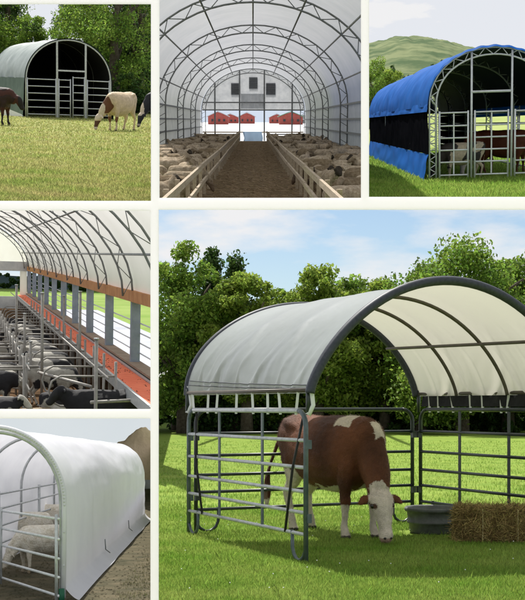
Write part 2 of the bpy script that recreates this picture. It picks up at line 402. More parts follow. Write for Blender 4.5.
# ------------------------------------------------------------------ each piece of land ends where the board hides it
_seen=set()
def trim(left=None,right=None,top=None,bottom=None):
    """cut what was built since the last call along the board's bars, and drop what lies wholly past them"""
    bpy.context.view_layer.update()
    new=[o for o in bpy.data.objects if o.name not in _seen]
    pl=[]
    if left is not None: pl.append(Vector((1,-(left-262.5)/FPX,0)))
    if right is not None: pl.append(Vector((-1,(right-262.5)/FPX,0)))
    if top is not None: pl.append(Vector((0,(405-top)/FPX,-1)))
    if bottom is not None: pl.append(Vector((0,-(405-bottom)/FPX,1)))
    e=Vector((0,0,EYE)); gone=[]
    for o in new:
        if o.type!='MESH' or o.name.startswith(('ground','display_board')): continue
        me=o.data; n=len(me.vertices)
        if n==0: continue
        co=np.empty(n*3,np.float32); me.vertices.foreach_get('co',co); co=co.reshape(-1,3)
        Mw=np.array(o.matrix_world); wc=co@Mw[:3,:3].T+Mw[:3,3]-np.array(e)
        out=[]; dead=False
        for p in pl:
            dd=wc@np.array(p)
            if (dd<0).all(): dead=True; break
            if (dd<0).any(): out.append(p)
        if dead: gone.append(o); continue
        if not out: continue
        if me.users>1: o.data=me=me.copy()
        bm=bmesh.new(); bm.from_mesh(me); bm.transform(o.matrix_world)
        for p in out:
            bmesh.ops.bisect_plane(bm,geom=bm.verts[:]+bm.edges[:]+bm.faces[:],plane_co=e,plane_no=p,clear_inner=True,dist=1e-5)
        bm.transform(o.matrix_world.inverted()); bm.to_mesh(me); bm.free()
        if len(me.polygons)==0: gone.append(o)
    for o in gone:
        for c in list(o.children): bpy.data.objects.remove(c)
        bpy.data.objects.remove(o)
    for o in [o for o in bpy.data.objects if o.name not in _seen and o.type=='EMPTY' and not o.children]: bpy.data.objects.remove(o)
    _seen.update(o.name for o in bpy.data.objects)
# ------------------------------------------------------------------ camera, sun, sky
cam=bpy.data.cameras.new('camera'); co=bpy.data.objects.new('camera',cam); COL.objects.link(co)
co.location=(0,0,EYE); co.rotation_euler=(PI/2,0,0)
cam.sensor_fit='HORIZONTAL'; cam.sensor_width=36; cam.lens=FPX/525*36; cam.shift_y=105/525; cam.clip_end=20000; cam.clip_start=.1
SC.camera=co
sd=Vector((-.2,.53,1)).normalized()
sun=bpy.data.lights.new('sun','SUN'); sun.energy=4.8; sun.angle=math.radians(.6); sun.color=(1,.965,.91)
so=bpy.data.objects.new('sun',sun); COL.objects.link(so); so.rotation_euler=sd.to_track_quat('Z','Y').to_euler()
W=bpy.data.worlds.new('World'); SC.world=W; W.use_nodes=True; nt=W.node_tree
bg=nt.nodes['Background']; sk=nd(nt,'ShaderNodeTexSky'); sk.sky_type='NISHITA'; sk.sun_disc=False
sk.sun_elevation=math.asin(sd.z); sk.sun_rotation=math.atan2(sd.x,sd.y); sk.air_density=1.0; sk.dust_density=.5; sk.ozone_density=2.0
tc=nd(nt,'ShaderNodeTexCoord')
mp=nd(nt,'ShaderNodeMapping'); mp.inputs['Scale'].default_value=(1,1,3.2); mp.inputs['Location'].default_value=(.37,.1,.22)
nt.links.new(tc.outputs['Generated'],mp.inputs[0])
cn=nd(nt,'ShaderNodeTexNoise',Scale=7.5,Detail=9,Roughness=.55); nt.links.new(mp.outputs[0],cn.inputs['Vector'])
cr=nd(nt,'ShaderNodeValToRGB'); cr.color_ramp.elements[0].position=.44; cr.color_ramp.elements[1].position=.63
nt.links.new(cn.outputs[0],cr.inputs[0])
# the cloud layer thickens higher up
sx=nd(nt,'ShaderNodeSeparateXYZ'); nt.links.new(tc.outputs['Generated'],sx.inputs[0])
mr=nd(nt,'ShaderNodeMapRange'); mr.inputs['From Min'].default_value=.16; mr.inputs['From Max'].default_value=.26; mr.inputs['To Min'].default_value=0; mr.inputs['To Max'].default_value=.85
nt.links.new(sx.outputs[2],mr.inputs['Value'])
mxm=nd(nt,'ShaderNodeMath',operation='MAXIMUM'); nt.links.new(cr.outputs[0],mxm.inputs[0]); nt.links.new(mr.outputs[0],mxm.inputs[1])
mc=nd(nt,'ShaderNodeMixRGB'); mc.inputs[2].default_value=(7.6,7.6,7.7,1)
nt.links.new(mxm.outputs[0],mc.inputs[0]); nt.links.new(sk.outputs[0],mc.inputs[1]); nt.links.new(mc.outputs[0],bg.inputs[0])
bg.inputs[1].default_value=.092
vs=SC.view_settings; vs.view_transform='Standard'; vs.look='None'; vs.exposure=0.32; vs.gamma=1; vs.use_curve_mapping=False
SC.cycles.max_bounces=8; SC.cycles.transparent_max_bounces=8; SC.cycles.use_denoising=True
try: SC.cycles.sample_clamp_indirect=6
except Exception: pass

# ------------------------------------------------------------------ the display board with six openings
FR=F5; BD=9.6
def brd(px,py): return ((px-262.5)/FPX*BD, EYE+(405-py)/FPX*BD)
OPEN=[(-8,4,151,201),(159.5,-8,361,198),(369,-8,533,197),(-8,210.5,150.5,409),(158.7,209.7,533,607),(-8,418.5,150.5,607)]
xs=sorted({-24,549}|{o[0] for o in OPEN}|{o[2] for o in OPEN}); ys=sorted({-24,611.7}|{o[1] for o in OPEN}|{o[3] for o in OPEN})
b=bmesh.new(); vv={}
def gv(i,j):
    if (i,j) not in vv:
        x,z=brd(xs[i],ys[j]); vv[(i,j)]=b.verts.new((x,BD,z))
    return vv[(i,j)]
for i in range(len(xs)-1):
    for j in range(len(ys)-1):
        cx=(xs[i]+xs[i+1])/2; cy=(ys[j]+ys[j+1])/2
        if any(o[0]<cx<o[2] and o[1]<cy<o[3] for o in OPEN): continue
        b.faces.new([gv(i,j),gv(i,j+1),gv(i+1,j+1),gv(i+1,j)])
me=bpy.data.meshes.new('display_board'); b.to_mesh(me); b.free()
o=link('display_board',me,'board'); solid(o,.012,0)
tag(o,'tall white display board with six rectangular openings standing on the lawn','display board')

# ------------------------------------------------------------------ the main meadow
def poly(name, pts, m, label=None, z=0.0, sub=0):
    mb=MB(); mb.add([(p[0],p[1],p[2] if len(p)>2 else z) for p in pts],[tuple(range(len(pts)))]); 
    return struct(mb.build(name,m),label)
gl=(152.5-262.5)/FPX
poly('ground',[(-9,-6),(14,-6),(14,9.63),(400,1500),(gl*1500,1500),(gl*9.63,9.63),(-9,9.63)],'turf','green meadow under the grey canopy shelter')
def clearing(x,d): return ~((np.abs(x-2.13)<.4)&(np.abs(d-15.5)<.36))
grass_patch('short bright green grass blades round the large canopy shelter',F5,(153,560),508,612,170000,.036,.0033,'grass',keep=clearing,d0=9.7,d1=19)
grass_patch('longer tufts of green grass along the far rails',F5,(153,560),440,520,60000,.055,.006,'grass',clump=.9,d0=17,d1=55)
grass_patch('scattered taller grass tufts in the shade of the canopy',F5,(175,560),500,600,6000,.075,.004,'grass',clump=1.0,d0=10,d1=19,lean=.9)
# small white clover heads
mb=MB()
for k in range(36):
    d=1/random.uniform(1/18,1/9.8); x=random.uniform(-.085,.24)*d; z=random.uniform(.05,.08); r=.007
    mb.add([(x-r,d,z),(x,d-r,z),(x+r,d,z),(x,d+r,z),(x,d,z+r),(x,d,z-r)],[(0,1,4),(1,2,4),(2,3,4),(3,0,4),(1,0,5),(2,1,5),(3,2,5),(0,3,5)])
tag(mb.build('clover_blossoms','strap'),'tiny white clover blossoms dotted through the grass',None,None,'stuff')

# tree line behind the meadow
tl=[ # px, depth, height, radius, leaf, seed, shape, low, label
 (184,70,11.2,3.3,'leaf',1,'round',.12,'tall pale green tree at the left end of the tree line'),
 (211,73,11.6,2.9,'leaf_dark',2,'cone',.10,'dark pointed evergreen rising behind the left end of the canopy'),
 (236,72,10.9,2.9,'leaf_dark',3,'cone',.10,'second dark evergreen, between the pale tree and the lime one'),
 (247,69,9.3,2.7,'leaf_lime',4,'round',.25,'small lime green tree in front of the dark evergreens'),
 (283,72,8.7,3.0,'leaf',5,'round',.15,'low bushy tree over the middle of the canopy roof'),
 (318,70,9.8,3.2,'leaf_lime',6,'round',.18,'light green spreading tree left of the sky gap'),
 (352,73,9.2,3.2,'leaf',7,'round',.15,'mid green tree above the crest of the roof'),
 (385,72,9.2,3.0,'leaf_lime',8,'round',.2,'light green tree left of the big rounded tree'),
 (420,71,9.6,3.1,'leaf',9,'round',.15,'narrow tree beside the big rounded tree'),
 (462,68,10.7,5.0,'leaf',10,'round',.12,'biggest tree, rounded and dense, above the front arch'),
 (508,72,10.4,3.4,'leaf',11,'round',.15,'dense tree right of the big rounded one'),
 (548,70,11.4,3.6,'leaf',12,'round',.12,'tall tree cut by the right edge of the photo')]
for px,d,h,r,lf,sd_,shp,low,lab in tl:
    x=(px-262.5)/FPX*d
    make_tree(lab,(x,d,0),h,r,26000 if r<4 else 46000,lf,.12,sd_,'trees along the far side of the meadow',low,'broadleaf_tree' if shp=='round' else 'evergreen_tree',shp,1.0,64 if r<4 else 100)
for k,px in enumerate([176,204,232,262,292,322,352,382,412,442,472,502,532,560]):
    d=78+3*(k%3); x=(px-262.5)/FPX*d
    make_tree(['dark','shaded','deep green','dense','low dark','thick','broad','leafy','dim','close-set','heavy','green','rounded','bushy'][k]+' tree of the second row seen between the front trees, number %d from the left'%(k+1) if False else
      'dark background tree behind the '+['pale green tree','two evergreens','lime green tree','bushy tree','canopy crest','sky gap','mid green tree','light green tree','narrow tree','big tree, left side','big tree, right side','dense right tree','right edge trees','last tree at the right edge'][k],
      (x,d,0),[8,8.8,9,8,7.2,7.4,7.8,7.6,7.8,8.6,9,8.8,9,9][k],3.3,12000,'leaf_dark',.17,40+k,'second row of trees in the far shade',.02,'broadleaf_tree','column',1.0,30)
# undergrowth at the wood's edge
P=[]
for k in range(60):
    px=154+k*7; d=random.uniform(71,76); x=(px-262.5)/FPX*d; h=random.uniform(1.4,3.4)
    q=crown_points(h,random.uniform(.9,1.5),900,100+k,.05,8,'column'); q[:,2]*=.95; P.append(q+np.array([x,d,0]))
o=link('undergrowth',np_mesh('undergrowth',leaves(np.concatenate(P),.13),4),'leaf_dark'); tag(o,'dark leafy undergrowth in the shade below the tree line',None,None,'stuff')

# ------------------------------------------------------------------ the canopy shelter
A0=Vector((.46,12.5,0)); SL=Vector((-1.4,3.0,0)); GW=Vector((3.08,1.5,0))   # front-left foot, run of the side, width of the gable
Z0,RB=1.72,1.205
def roof(u,v,sag=1.0,off=0.0):
    """u 0..1 round the arch from the left eave, v 0 at the front .. 1 at the back"""
    th=PI*(1-u); c=math.cos(th); s=max(0,math.sin(th))
    e=1.45*(1-v)+v*(1.0+.35*u)
    p=A0+SL*v+GW*(.5+.5*c); z=Z0+RB*s**e
    n=(GW.normalized()*c*1.0+Vector((0,0,1))*s)
    bay=(v*3)%1; q=math.sin(PI*bay)*(.012+.04*(1-s))
    lo=max(0,1-min(u,1-u)*3.4); f=noise.noise((u*5+v*2,v*7,.3))*.012+noise.noise((u*9,v*30+noise.noise((u*4,v*4,8))*4,2.3))*.020*lo+noise.noise((u*40,v*40,7))*.002
    a1=abs(((v*3+u*1.5+.1)%1)-.5); a2=abs(((v*3-u*1.9)%1)-.5); a3=abs(((v*6+u*.4)%1)-.5)
    fold=(math.exp(-(a1*13)**2)*.050+math.exp(-(a2*15)**2)*.042+math.exp(-(a3*16)**2)*.024)*lo
    edge=min(1,8*min(v,1-v))
    return Vector((p.x,p.y,z))+n*((-q+f*.9+fold)*edge*sag+off)
t=thing('canopy_shelter','large open livestock shelter with arched grey white tarp roof over dark tubes','shelter',tuple(A0))
def loc(v): return Vector(v)-A0
mb=MB(); mb.sheet(lambda u,v: loc(roof(u,v)),150,150); mb.build('roof_cover','tarp',t,True)
def arch_pts(v,off,n=48,e=0): return [loc(roof(i/n,v,0,off)) for i in range(n+1)]
mb=MB(); mb.tube(arch_pts(-.012,.0),.05,10); mb.build('edge_trim','trim',t,True)
mb=MB(); mb.tube(arch_pts(1.012,-.02),.05,10); mb.build('edge_trim','trim',t,True)
for v in(.36,.69):
    mb=MB(); mb.tube(arch_pts(v,-.075),.022,8); mb.build('roof_rib','rib',t,True)
for u in (.77,):
    mb=MB(); mb.tube([loc(roof(u,v/10,0,-.11)) for v in range(0,11)],.02,8); mb.build('purlin','rib',t,True)
for u in(.035,.05):
    mb=MB(); mb.tube([loc(roof(u,v/80,1,.004)) for v in range(1,80)],.005,5); mb.build('hem_seam','trim',t,True)
# eave tubes, legs, black shade strip and ties along both sides
for side in(0,1):
    P0=A0+GW*side; 
    mb=MB(); mb.tube([loc(P0+Vector((0,0,1.75))),loc(P0+SL+Vector((0,0,1.75)))],.022,8); mb.build('eave_tube','rib',t,True)
    for v in(0,1):
        q=P0+SL*v; mb=MB(); mb.tube([loc(q+Vector((0,0,1.5))),loc(q+Vector((0,0,1.8)))],.024,8); mb.build('corner_sleeve','steel_dark',t,True)
    n=8 if side==0 else 10
    for k in range(n):
        v=(k+.5)/n+random.uniform(-.03,.03); q=P0+SL*v; q2=q+SL*random.uniform(-.02,.02)
        mb=MB(); mb.bar(loc(q+Vector((0,0,1.76))),loc(q2+Vector((0,0,1.5))),.028,.010); mb.build('tie_strap','strap',t)
q0=A0+GW
mb=MB(); mb.sheet(lambda u,v: loc(q0+SL*(u*.96+.02)+Vector((.03*math.sin(u*40)*v,0,1.58+.15*v))),60,2); mb.build('shade_strip','black',t,True)
mb=MB(); mb.sheet(lambda u,v: loc(A0+SL+GW*(u*.96+.02)+Vector((0,.02*math.sin(u*40)*v,1.58+.10*v))),40,2)
for P0,off in((A0,0),(A0+SL,0)):
    mb=MB(); q=P0
    tw=[loc(q+Vector((.0,0,1.5))),loc(q+Vector((.05,.0,1.6))),loc(q+Vector((.03,0,1.75))),loc(q+Vector((.06,0,1.86))),loc(q+Vector((.0,0,1.82)))]
    mb.tube(tw,[.03,.024,.028,.034,.018],8); mb.build('knotted_tie','strap',t,True)
for (v,a) in((.05,.16),(.93,.85)):
    mb=MB(); mb.tube([loc(A0+SL*v+Vector((.03,-.02,1.5))),loc(A0+SL*(v*.6+a*.4)+Vector((-.02,-.05,.95))),loc(A0+SL*a+Vector((0,-.04,.28)))],.014,6); mb.build('tie_rope','rope',t,True)

def corral(label,p0,p1,rails,uprights,m,mr,top=1.54,posts=True,loops=True,sides=(0,1),r=.02):
    p0=Vector(p0);p1=Vector(p1);L=(p1-p0).length; a=math.atan2((p1-p0).y,(p1-p0).x)
    t=thing('corral_panel',label,'fence panel',tuple(p0),a,'tubular corral panels round the large shelter')
    rr=.16
    def arc(s):
        x=lambda q: q if s==0 else L-q
        return [(x(.05),0,.28-.27),(x(.05),0,top-rr)]+[(x(.05+rr-rr*math.cos(g)),0,top-rr+rr*math.sin(g)) for g in(.4,.8,1.2,PI/2)]
    for s in(0,1):
        mb=MB(); mb.tube(arc(s),.026,10); mb.build('end_post',m,t,True)
    mb=MB(); mb.tube([(.05+rr,0,top),(L-.05-rr,0,top)],.025,10); mb.build('top_rail',mr,t,True)
    for z in rails:
        mb=MB(); mb.tube([(.05,0,z),(L-.05,0,z)],r,8); mb.build('rail',mr,t,True)
    for x in uprights:
        mb=MB(); mb.box((x*L,.0,(top+rails[-1])/2),(.045,.016,top-rails[-1]+.04)); mb.build('upright',m,t)
    for s in sides:
        x=(lambda q:q) if s==0 else (lambda q:L-q)
        mb=MB(); mb.tube([(x(.06),0,.06)]+[(x(.06+.15-.15*math.cos(g)),0,.17-.16*math.sin(g)) for g in(.3,.8,1.3,1.57,1.9,2.4,2.9)]+[(x(.36),0,.31)],.02,8); mb.build('foot_loop',m,t,True)
    for s in(0,1):
        mb=MB()
        for z in(1.2,.45):
            mb=MB(); mb.box((.05 if s==0 else L-.05,-.03,z),(.05,.05,.09)); mb.build('hinge_pin',m,t)
    return t
R_=[1.24,.965,.72,.505,.285]
corral('corral panel with pale rails and slate posts along the shelter left side',A0,A0+SL,R_,(.33,.69),'steel_mid','galv',sides=(0,1))
corral('dark corral panel across the back behind the standing cow',A0+SL+Vector((.06,.03,0)),A0+SL+GW*.985,R_,(.5,),'steel_dark','steel_dark',sides=(0,1))
corral('dark corral panel behind the trough and hay bale',A0+GW+SL,A0+GW+Vector((0,0,0)),R_,(.3,.62),'steel_dark','steel_dark',sides=(0,1))

# ------------------------------------------------------------------ cow of the main scene
HY=-.24
def hereford(co,n):
    x,y,z=co; w=nz(co,5)*.06+nz(co,22)*.02; w2=nz(co,2.5,4)*.08+nz(co,20)*.03; yy=y
    if x>.5:
        a=-HY*max(0,min(1,(x-.5)/.55)); X=.5+(x-.5)*math.cos(a)-y*math.sin(a); yy=(x-.5)*math.sin(a)+y*math.cos(a)
    else: X=x
    red=(.17,.058,.022); dk=(.075,.025,.009); wh=(.66,.58,.48)
    c=Vector(red).lerp(Vector(dk),min(1,max(0,.5+nz(co,3,9)*1.3)))
    white=False
    if X>1.0 and z+w*.9+abs(yy)*.35<.66: white=not(abs(yy)>.145 and z>.40)           # face, ears stay red
    if X>1.0 and abs(yy)>.145 and z>.40: white=False
    if z<.38+w and X<.92: white=True                                # lower legs
    if -.95<x<-.4 and z<.74+w2 and abs(y)<.3 and x>-.86 : white=white or (z<.74+w2 and x>-.82)
    if z<.60+w2*1.5 and -.30<x<.42 and n.z<-.55: white=True              # belly
    if .42<x+w<.66 and z<.93 and z>.5 and y>.02+w2: white=True      # patch above a foreleg
    if z>1.28+w2*.6 and .28<x+w<.56: white=True                     # withers stripe
    if .48<x<.90 and z>1.16-(x-.5)*.75 and abs(y)<.055+w*.5 and z<1.38: white= white or x>.75
    if x<-.95 and z<.55: c=Vector((.2,.13,.09))
    if white: c=Vector(wh)*(1+nz(co,9)*.18)
    if z<.045: c=Vector((.06,.05,.04))
    if X>1.17 and z<.09: c=Vector((.40,.26,.21))
    if X>1.0 and z>.36 and z<.50 and (abs(yy)-.115)**2+(z-.42)**2<.0010: c=Vector((.10,.05,.03))
    return tuple(max(0,k) for k in c)
me=cow_mesh('body','graze',.014,yaw=HY,step=.05,udder=False); paint(me,hereford)
hd=math.atan2(-.85,.53)
cow=thing('cow','large red brown cow with white face grazing under the canopy roof','cow',(.88,15.3,0),hd,None,1.06)
link('body',me,'hide',cow); coat_hair(me,hereford,70000,.022,.0014,cow,'hide')
def rotp(p,yaw,x0=.5,x1=1.1): q=turn([p],x0,x1,yaw)[0]; return q
eyes(cow,[rotp((1.148,s*.116,.42),HY) for s in(1,-1)],.026)
eyes_n=MB()
for s in(1,-1): 
    q=rotp((1.292,s*.036,.085),HY)
    mb=MB(); mb.lathe([(.001,-.014),(.015,-.007),(.016,.007),(.001,.014)],10,q); mb.build('nostril','eye',cow,True)

# trough and hay
t=thing('water_trough','round grey rubber water trough standing behind the cow head','trough',(2.13,15.55,0))
mb=MB(); mb.lathe([(.001,.0),(.27,0),(.285,.02),(.292,.12),(.315,.125),(.32,.15),(.305,.16),(.318,.27),(.345,.275),(.352,.31),(.335,.325),(.315,.31),(.30,.16),(.28,.06),(.001,.05)],48); mb.build('tub','trough',t,True)
mb=MB(); mb.lathe([(.001,.27),(.308,.27),(.3085,.262)],40); mb.build('water','water',t)
t=thing('hay_bale','loose golden hay bale beside the right corral rails','hay bale',(2.78,14.55,0),math.radians(-8))
def lump(u,v):
    th=u*2*PI; ph=(v-.5)*PI; sx=math.copysign(abs(math.cos(th))**.35,math.cos(th)); sy=math.copysign(abs(math.sin(th))**.35,math.sin(th)); cz=abs(math.cos(ph))**.3
    p=Vector((.47*sx*cz,.21*sy*cz,.18+.18*math.copysign(abs(math.sin(ph))**.35,math.sin(ph)))); k=noise.noise(p*7)*.03
    return p*(1+k*1.2)+Vector((0,0,k))
mb=MB(); mb.sheet(lump,80,40); mb.build('core','haycore',t,True)
n=13000; c=rng.uniform(-1,1,(n,3)); ax=rng.integers(0,3,n); sg=np.sign(rng.uniform(-1,1,n)); c[np.arange(n),ax]=sg*rng.uniform(.86,1.10,n)
c[:,0]+=0; c*=np.array([.48,.21,.19]); c[:,2]+=.2; c[:,2]=np.maximum(c[:,2],.01)
d=rng.normal(size=(n,3)); d[np.arange(n),ax]*=.6; d/=np.linalg.norm(d,axis=1)[:,None]; L=rng.uniform(.03,.12,n)[:,None]
e=rng.normal(size=(n,3)); e-=(e*d).sum(1)[:,None]*d; e/=np.linalg.norm(e,axis=1)[:,None]; e*=.0028
V=np.stack([c-d*L-e,c-d*L+e,c+d*L+e*.6,c+d*L-e*.6],1).reshape(-1,3); link('straw',np_mesh('straw',V,4),'hay',t)
for x in(-.2,.2):
    mb=MB(); mb.tube([(x,-.225,.01),(x,-.225,.39),(x,.225,.395),(x,.225,.01)],.005,6); mb.build('twine','twine',t)
trim(left=154.6,top=204)
# ================================================================== upper middle: the sheep barn
FR=F2
M['poly']=mat('white_poly_cover',(.56,.58,.61),.5,(.64,.65,.68),.6,.15,3,trans=.42,spec=.2)
M['panel']=mat('grey_corrugated_sheet',(.54,.56,.58),.5,(.70,.71,.72),2,trans=.25)
M['truss']=mat('dull_steel_truss',(.16,.17,.17),.5,(.24,.25,.25),6,metal=.2)
M['dirt']=mat('dark_straw_dirt',(.08,.052,.026),.95,(.19,.13,.065),2.6,1.0,9,lo=.3,hi=.72,spec=.05)
M['straw']=mat('bedding_straw',(.12,.085,.05),.95,(.26,.2,.12),3,1.0,20,spec=.05)
M['timber']=mat('weathered_timber',(.30,.23,.15),.8,(.42,.34,.24),4,.4,20,stretch=(6,.5,6))
M['glass_dark']=mat('dark_fan_opening',(.05,.055,.06),.4)
M['red']=mat('barn_red',(.36,.075,.06),.8,(.46,.12,.10),3)
M['redroof']=mat('pale_roof',(.45,.47,.5),.6)
M['greenroof']=mat('green_roof_sheet',(.12,.3,.2),.6)
M['snow']=mat('packed_snow',(.72,.74,.77),.8,(.82,.83,.85),.6,.3,3)
M['bluetarp']=mat('pale_blue_sheet',(.42,.58,.78),.6,trans=.2)
poly('snow_ground',[(-30,104,.02),(30,104,.02),(60,380,1.0),(-60,380,1.0)],'snow','snowy yard beyond the open end of the sheep barn')
poly('barn_floor',[(-4.25,25.6),(4.25,25.6),(4.25,105),(-4.25,105)],'dirt','trampled dark dirt aisle and bedding of the sheep barn')
A2,B2,S2=4.25,3.4,2.4
def hoop2(th,d,off=0): return Vector(((A2+off)*math.cos(th),d,S2+(B2+off)*math.sin(th)))
barn=thing('sheep_barn','white fabric hoop barn interior with steel arch trusses over penned sheep','barn',(0,24,0))
o2=Vector((0,24,0))
mb=MB()
def cov2(u,v):
    th=PI*u; d=24+81*v; bay=((d-28)/14.6)%1
    return hoop2(th,d,.06-.05*math.sin(PI*bay)*math.sin(th))-o2
mb.sheet(cov2,48,84); mb.build('roof_cover','poly',barn,True)
for s in(-1,1):
    mb=MB(); 
    def wall(u,v): 
        d=24+81*u; z=.1+2.35*v; return Vector((s*(A2+.06+.012*math.sin(d*14)),d,z))-o2
    mb.sheet(wall,600,2); mb.build('side_wall','panel',barn,True)
    for z in(.55,1.15,1.75,2.4):
        mb=MB(); mb.bar(Vector((s*(A2-.02),24,z))-o2,Vector((s*(A2-.02),105,z))-o2,.05,.08); mb.build('wall_rail','truss',barn)
for d in(28,42.5,57,71.5,86.5,104.9):
    mb=MB(); C=.34; n=26
    for off in(-.02,-C):
        mb.tube([(s_*1.0*(A2+off),d-24,.0) for s_ in(1,)]+[tuple(hoop2(PI*i/n,d,off)-o2) for i in range(n+1)]+[(-(A2+off),d-24,0)],.032,6)
    for i in range(n):
        a=hoop2(PI*i/n,d,-.02 if i%2 else -C)-o2; c=hoop2(PI*(i+1)/n,d,-C if i%2 else -.02)-o2
        mb.tube([a,c],.017,5)
    for s in(-1,1):
        for k in range(6):
            z=.3+k*.38; mb.tube([(s*(A2-.02),d-24,z),(s*(A2-C),d-24,z+.19)],.015,5)
    mb.build('arch_truss','truss',barn,True)
for deg in(90,66,114,42,138,18,162):
    mb=MB(); th=math.radians(deg); mb.tube([hoop2(th,24,-.16)-o2,hoop2(th,105,-.16)-o2],.032,6); mb.build('purlin','truss',barn,True)
# the end wall: fan openings, posts, open lower bays
D=105
def endp(px,py): 
    q=F2.deep(px,py,D); return q-o2
mb=MB(); n=40
top=[hoop2(PI*i/n,D,0)-o2 for i in range(n+1)]
def endz(x): return S2+B2*math.sqrt(max(0,1-(x/A2)**2))
fans=[(231,240,83,95),(249,257.5,77,89),(266,275.5,83,95)]
fx=[]; 
for f in fans: a=endp(f[0],f[2]); c=endp(f[1],f[3]); fx.append((a.x,c.x,c.z,a.z))
# white cladding built in vertical strips so that the fan openings stay open
cuts=sorted({-A2,A2,-3.6,-2.8,2.8,3.6}|{v for f in fx for v in f[:2]}); LOW=2.5
strips=[]
for a,c in zip(cuts[:-1],cuts[1:]):
    segs=[(LOW,None)]
    for f in fx:
        if f[0]-1e-6<=a and c<=f[1]+1e-6: segs=[(LOW,f[2]),(f[3],None)]
    for z0,z1 in segs:
        k=6
        for i in range(k):
            x0=a+(c-a)*i/k; x1=a+(c-a)*(i+1)/k
            mb.add([(x0,D-24+.02,z0),(x1,D-24+.02,z0),(x1,D-24+.02,z1 or max(z0,endz(x1))),(x0,D-24+.02,z1 or max(z0,endz(x0)))],[(0,1,2,3)])
mb.build('end_wall','panel',barn)
for f in fx:
    mb=MB(); mb.box(((f[0]+f[1])/2,D-24+.15,(f[2]+f[3])/2),(f[1]-f[0],.06,f[3]-f[2])); w=mb.build('fan_window','glass_dark',barn)
    mb=MB()
    for k in range(6): z=f[2]+(f[3]-f[2])*(k+.5)/6; mb.box(((f[0]+f[1])/2,D-24+.08,z),(f[1]-f[0]-.02,.05,.03))
    mb.build('louvre_slats','panel',w)
for px in(240,264,216,291):
    x=(px-253)*D/FPX; mb=MB(); zt=endz(x); mb.box((x,D-24-.12,zt/2),(.12,.14,zt-.02)); mb.build('end_post','truss',barn)
for z,m_ in((LOW,'truss'),(3.1,'truss'),(.72,'timber')):
    mb=MB(); mb.box((0,D-24-.25,z),(8.3,.08,.10)); mb.build('end_rail',m_,barn)
mb=MB(); mb.sheet(lambda u,v: Vector((-1+2*u,D-24-.02+.02*math.sin(u*40),2.6+1.2*v)),40,2); mb.build('door_curtain','panel',barn,True)
for s in(-1,1):
    mb=MB(); x0,x1=(1.15,4.1) 
    for z in(.15,.35,.55): mb.box((s*(x0+x1)/2,D-24-.34,z),(x1-x0,.05,.09))
    mb.build('end_gate','black',barn)
mb=MB(); mb.sheet(lambda u,v: Vector((-.78+1.55*u+.05*math.sin(v*5),D-1.4+.1*math.sin(u*9),.02+.75*v)),20,8)
tag(mb.build('blue_sheet','bluetarp',None,True),'pale blue plastic sheet hanging across the far doorway of the sheep barn','plastic sheet')
# pen fences along the aisle
for s,nm in((-1,'left'),(1,'right')):
    t=thing('pen_fence','long weathered timber pen fence on the %s side of the dirt aisle'%nm,'fence',(s*1.05,13,0),0,'timber pen fences of the sheep barn')
    for z,r in((.75,.06),(.40,.05)):
        for k in range(7):
            d0=k*13.0; mb=MB(); mb.bar((s*.02*(k%2),d0-.2,z+.01*(k%2)),(s*.015,d0+13.1,z-.01*(k%2)),.05,r*1.7); mb.build('rail','timber',t)
    for k in range(35):
        mb=MB(); mb.box((s*.07+random.uniform(-.01,.01),k*2.6+.6,.41),(.07,.08,.84)); mb.build('post','timber',t)
# sheep
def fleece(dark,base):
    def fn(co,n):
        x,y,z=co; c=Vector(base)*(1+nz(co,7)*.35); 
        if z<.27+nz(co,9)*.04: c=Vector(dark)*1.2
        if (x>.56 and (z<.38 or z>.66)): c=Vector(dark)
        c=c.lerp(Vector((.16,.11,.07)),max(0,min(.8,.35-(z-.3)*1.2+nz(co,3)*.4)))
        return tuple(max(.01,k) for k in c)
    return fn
protos=[]
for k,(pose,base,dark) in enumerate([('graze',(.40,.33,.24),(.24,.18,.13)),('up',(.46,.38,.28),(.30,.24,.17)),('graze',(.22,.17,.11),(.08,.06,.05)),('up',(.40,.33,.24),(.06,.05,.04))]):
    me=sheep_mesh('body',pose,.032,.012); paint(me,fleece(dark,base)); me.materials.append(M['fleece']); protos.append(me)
spots=[]
g=random.Random(5)
for s in(-1,1):
    d=20.5
    while d<98:
        nrow=4
        for j in range(nrow):
            x=1.35+(j+.5)*(2.75/nrow)+g.uniform(-.18,.18)
            if g.random()<.28: continue
            spots.append((s*x,d+g.uniform(-.5,.5),s))
        d+= 1.0+ (d-26)*.02
for i,(x,d,s) in enumerate(spots):
    k=g.choices([0,1,2,3],[4,3,2,1])[0]; side='left' if s<0 else 'right'
    zone='nearest' if d<34 else 'middle' if d<60 else 'far'
    kind=['pale cream','pale','brownish','dark faced'][k]; pose=['with its head down','with its head raised','with its head down','with its head raised'][k]
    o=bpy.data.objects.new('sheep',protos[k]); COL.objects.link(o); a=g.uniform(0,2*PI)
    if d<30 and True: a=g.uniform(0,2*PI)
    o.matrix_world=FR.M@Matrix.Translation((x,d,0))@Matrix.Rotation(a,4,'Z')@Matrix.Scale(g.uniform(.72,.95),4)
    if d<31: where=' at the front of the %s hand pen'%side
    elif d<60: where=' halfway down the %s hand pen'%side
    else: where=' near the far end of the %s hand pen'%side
    tag(o,'%s sheep %s%s'%(kind,pose,where),'sheep','flock of sheep penned both sides of the barn aisle')
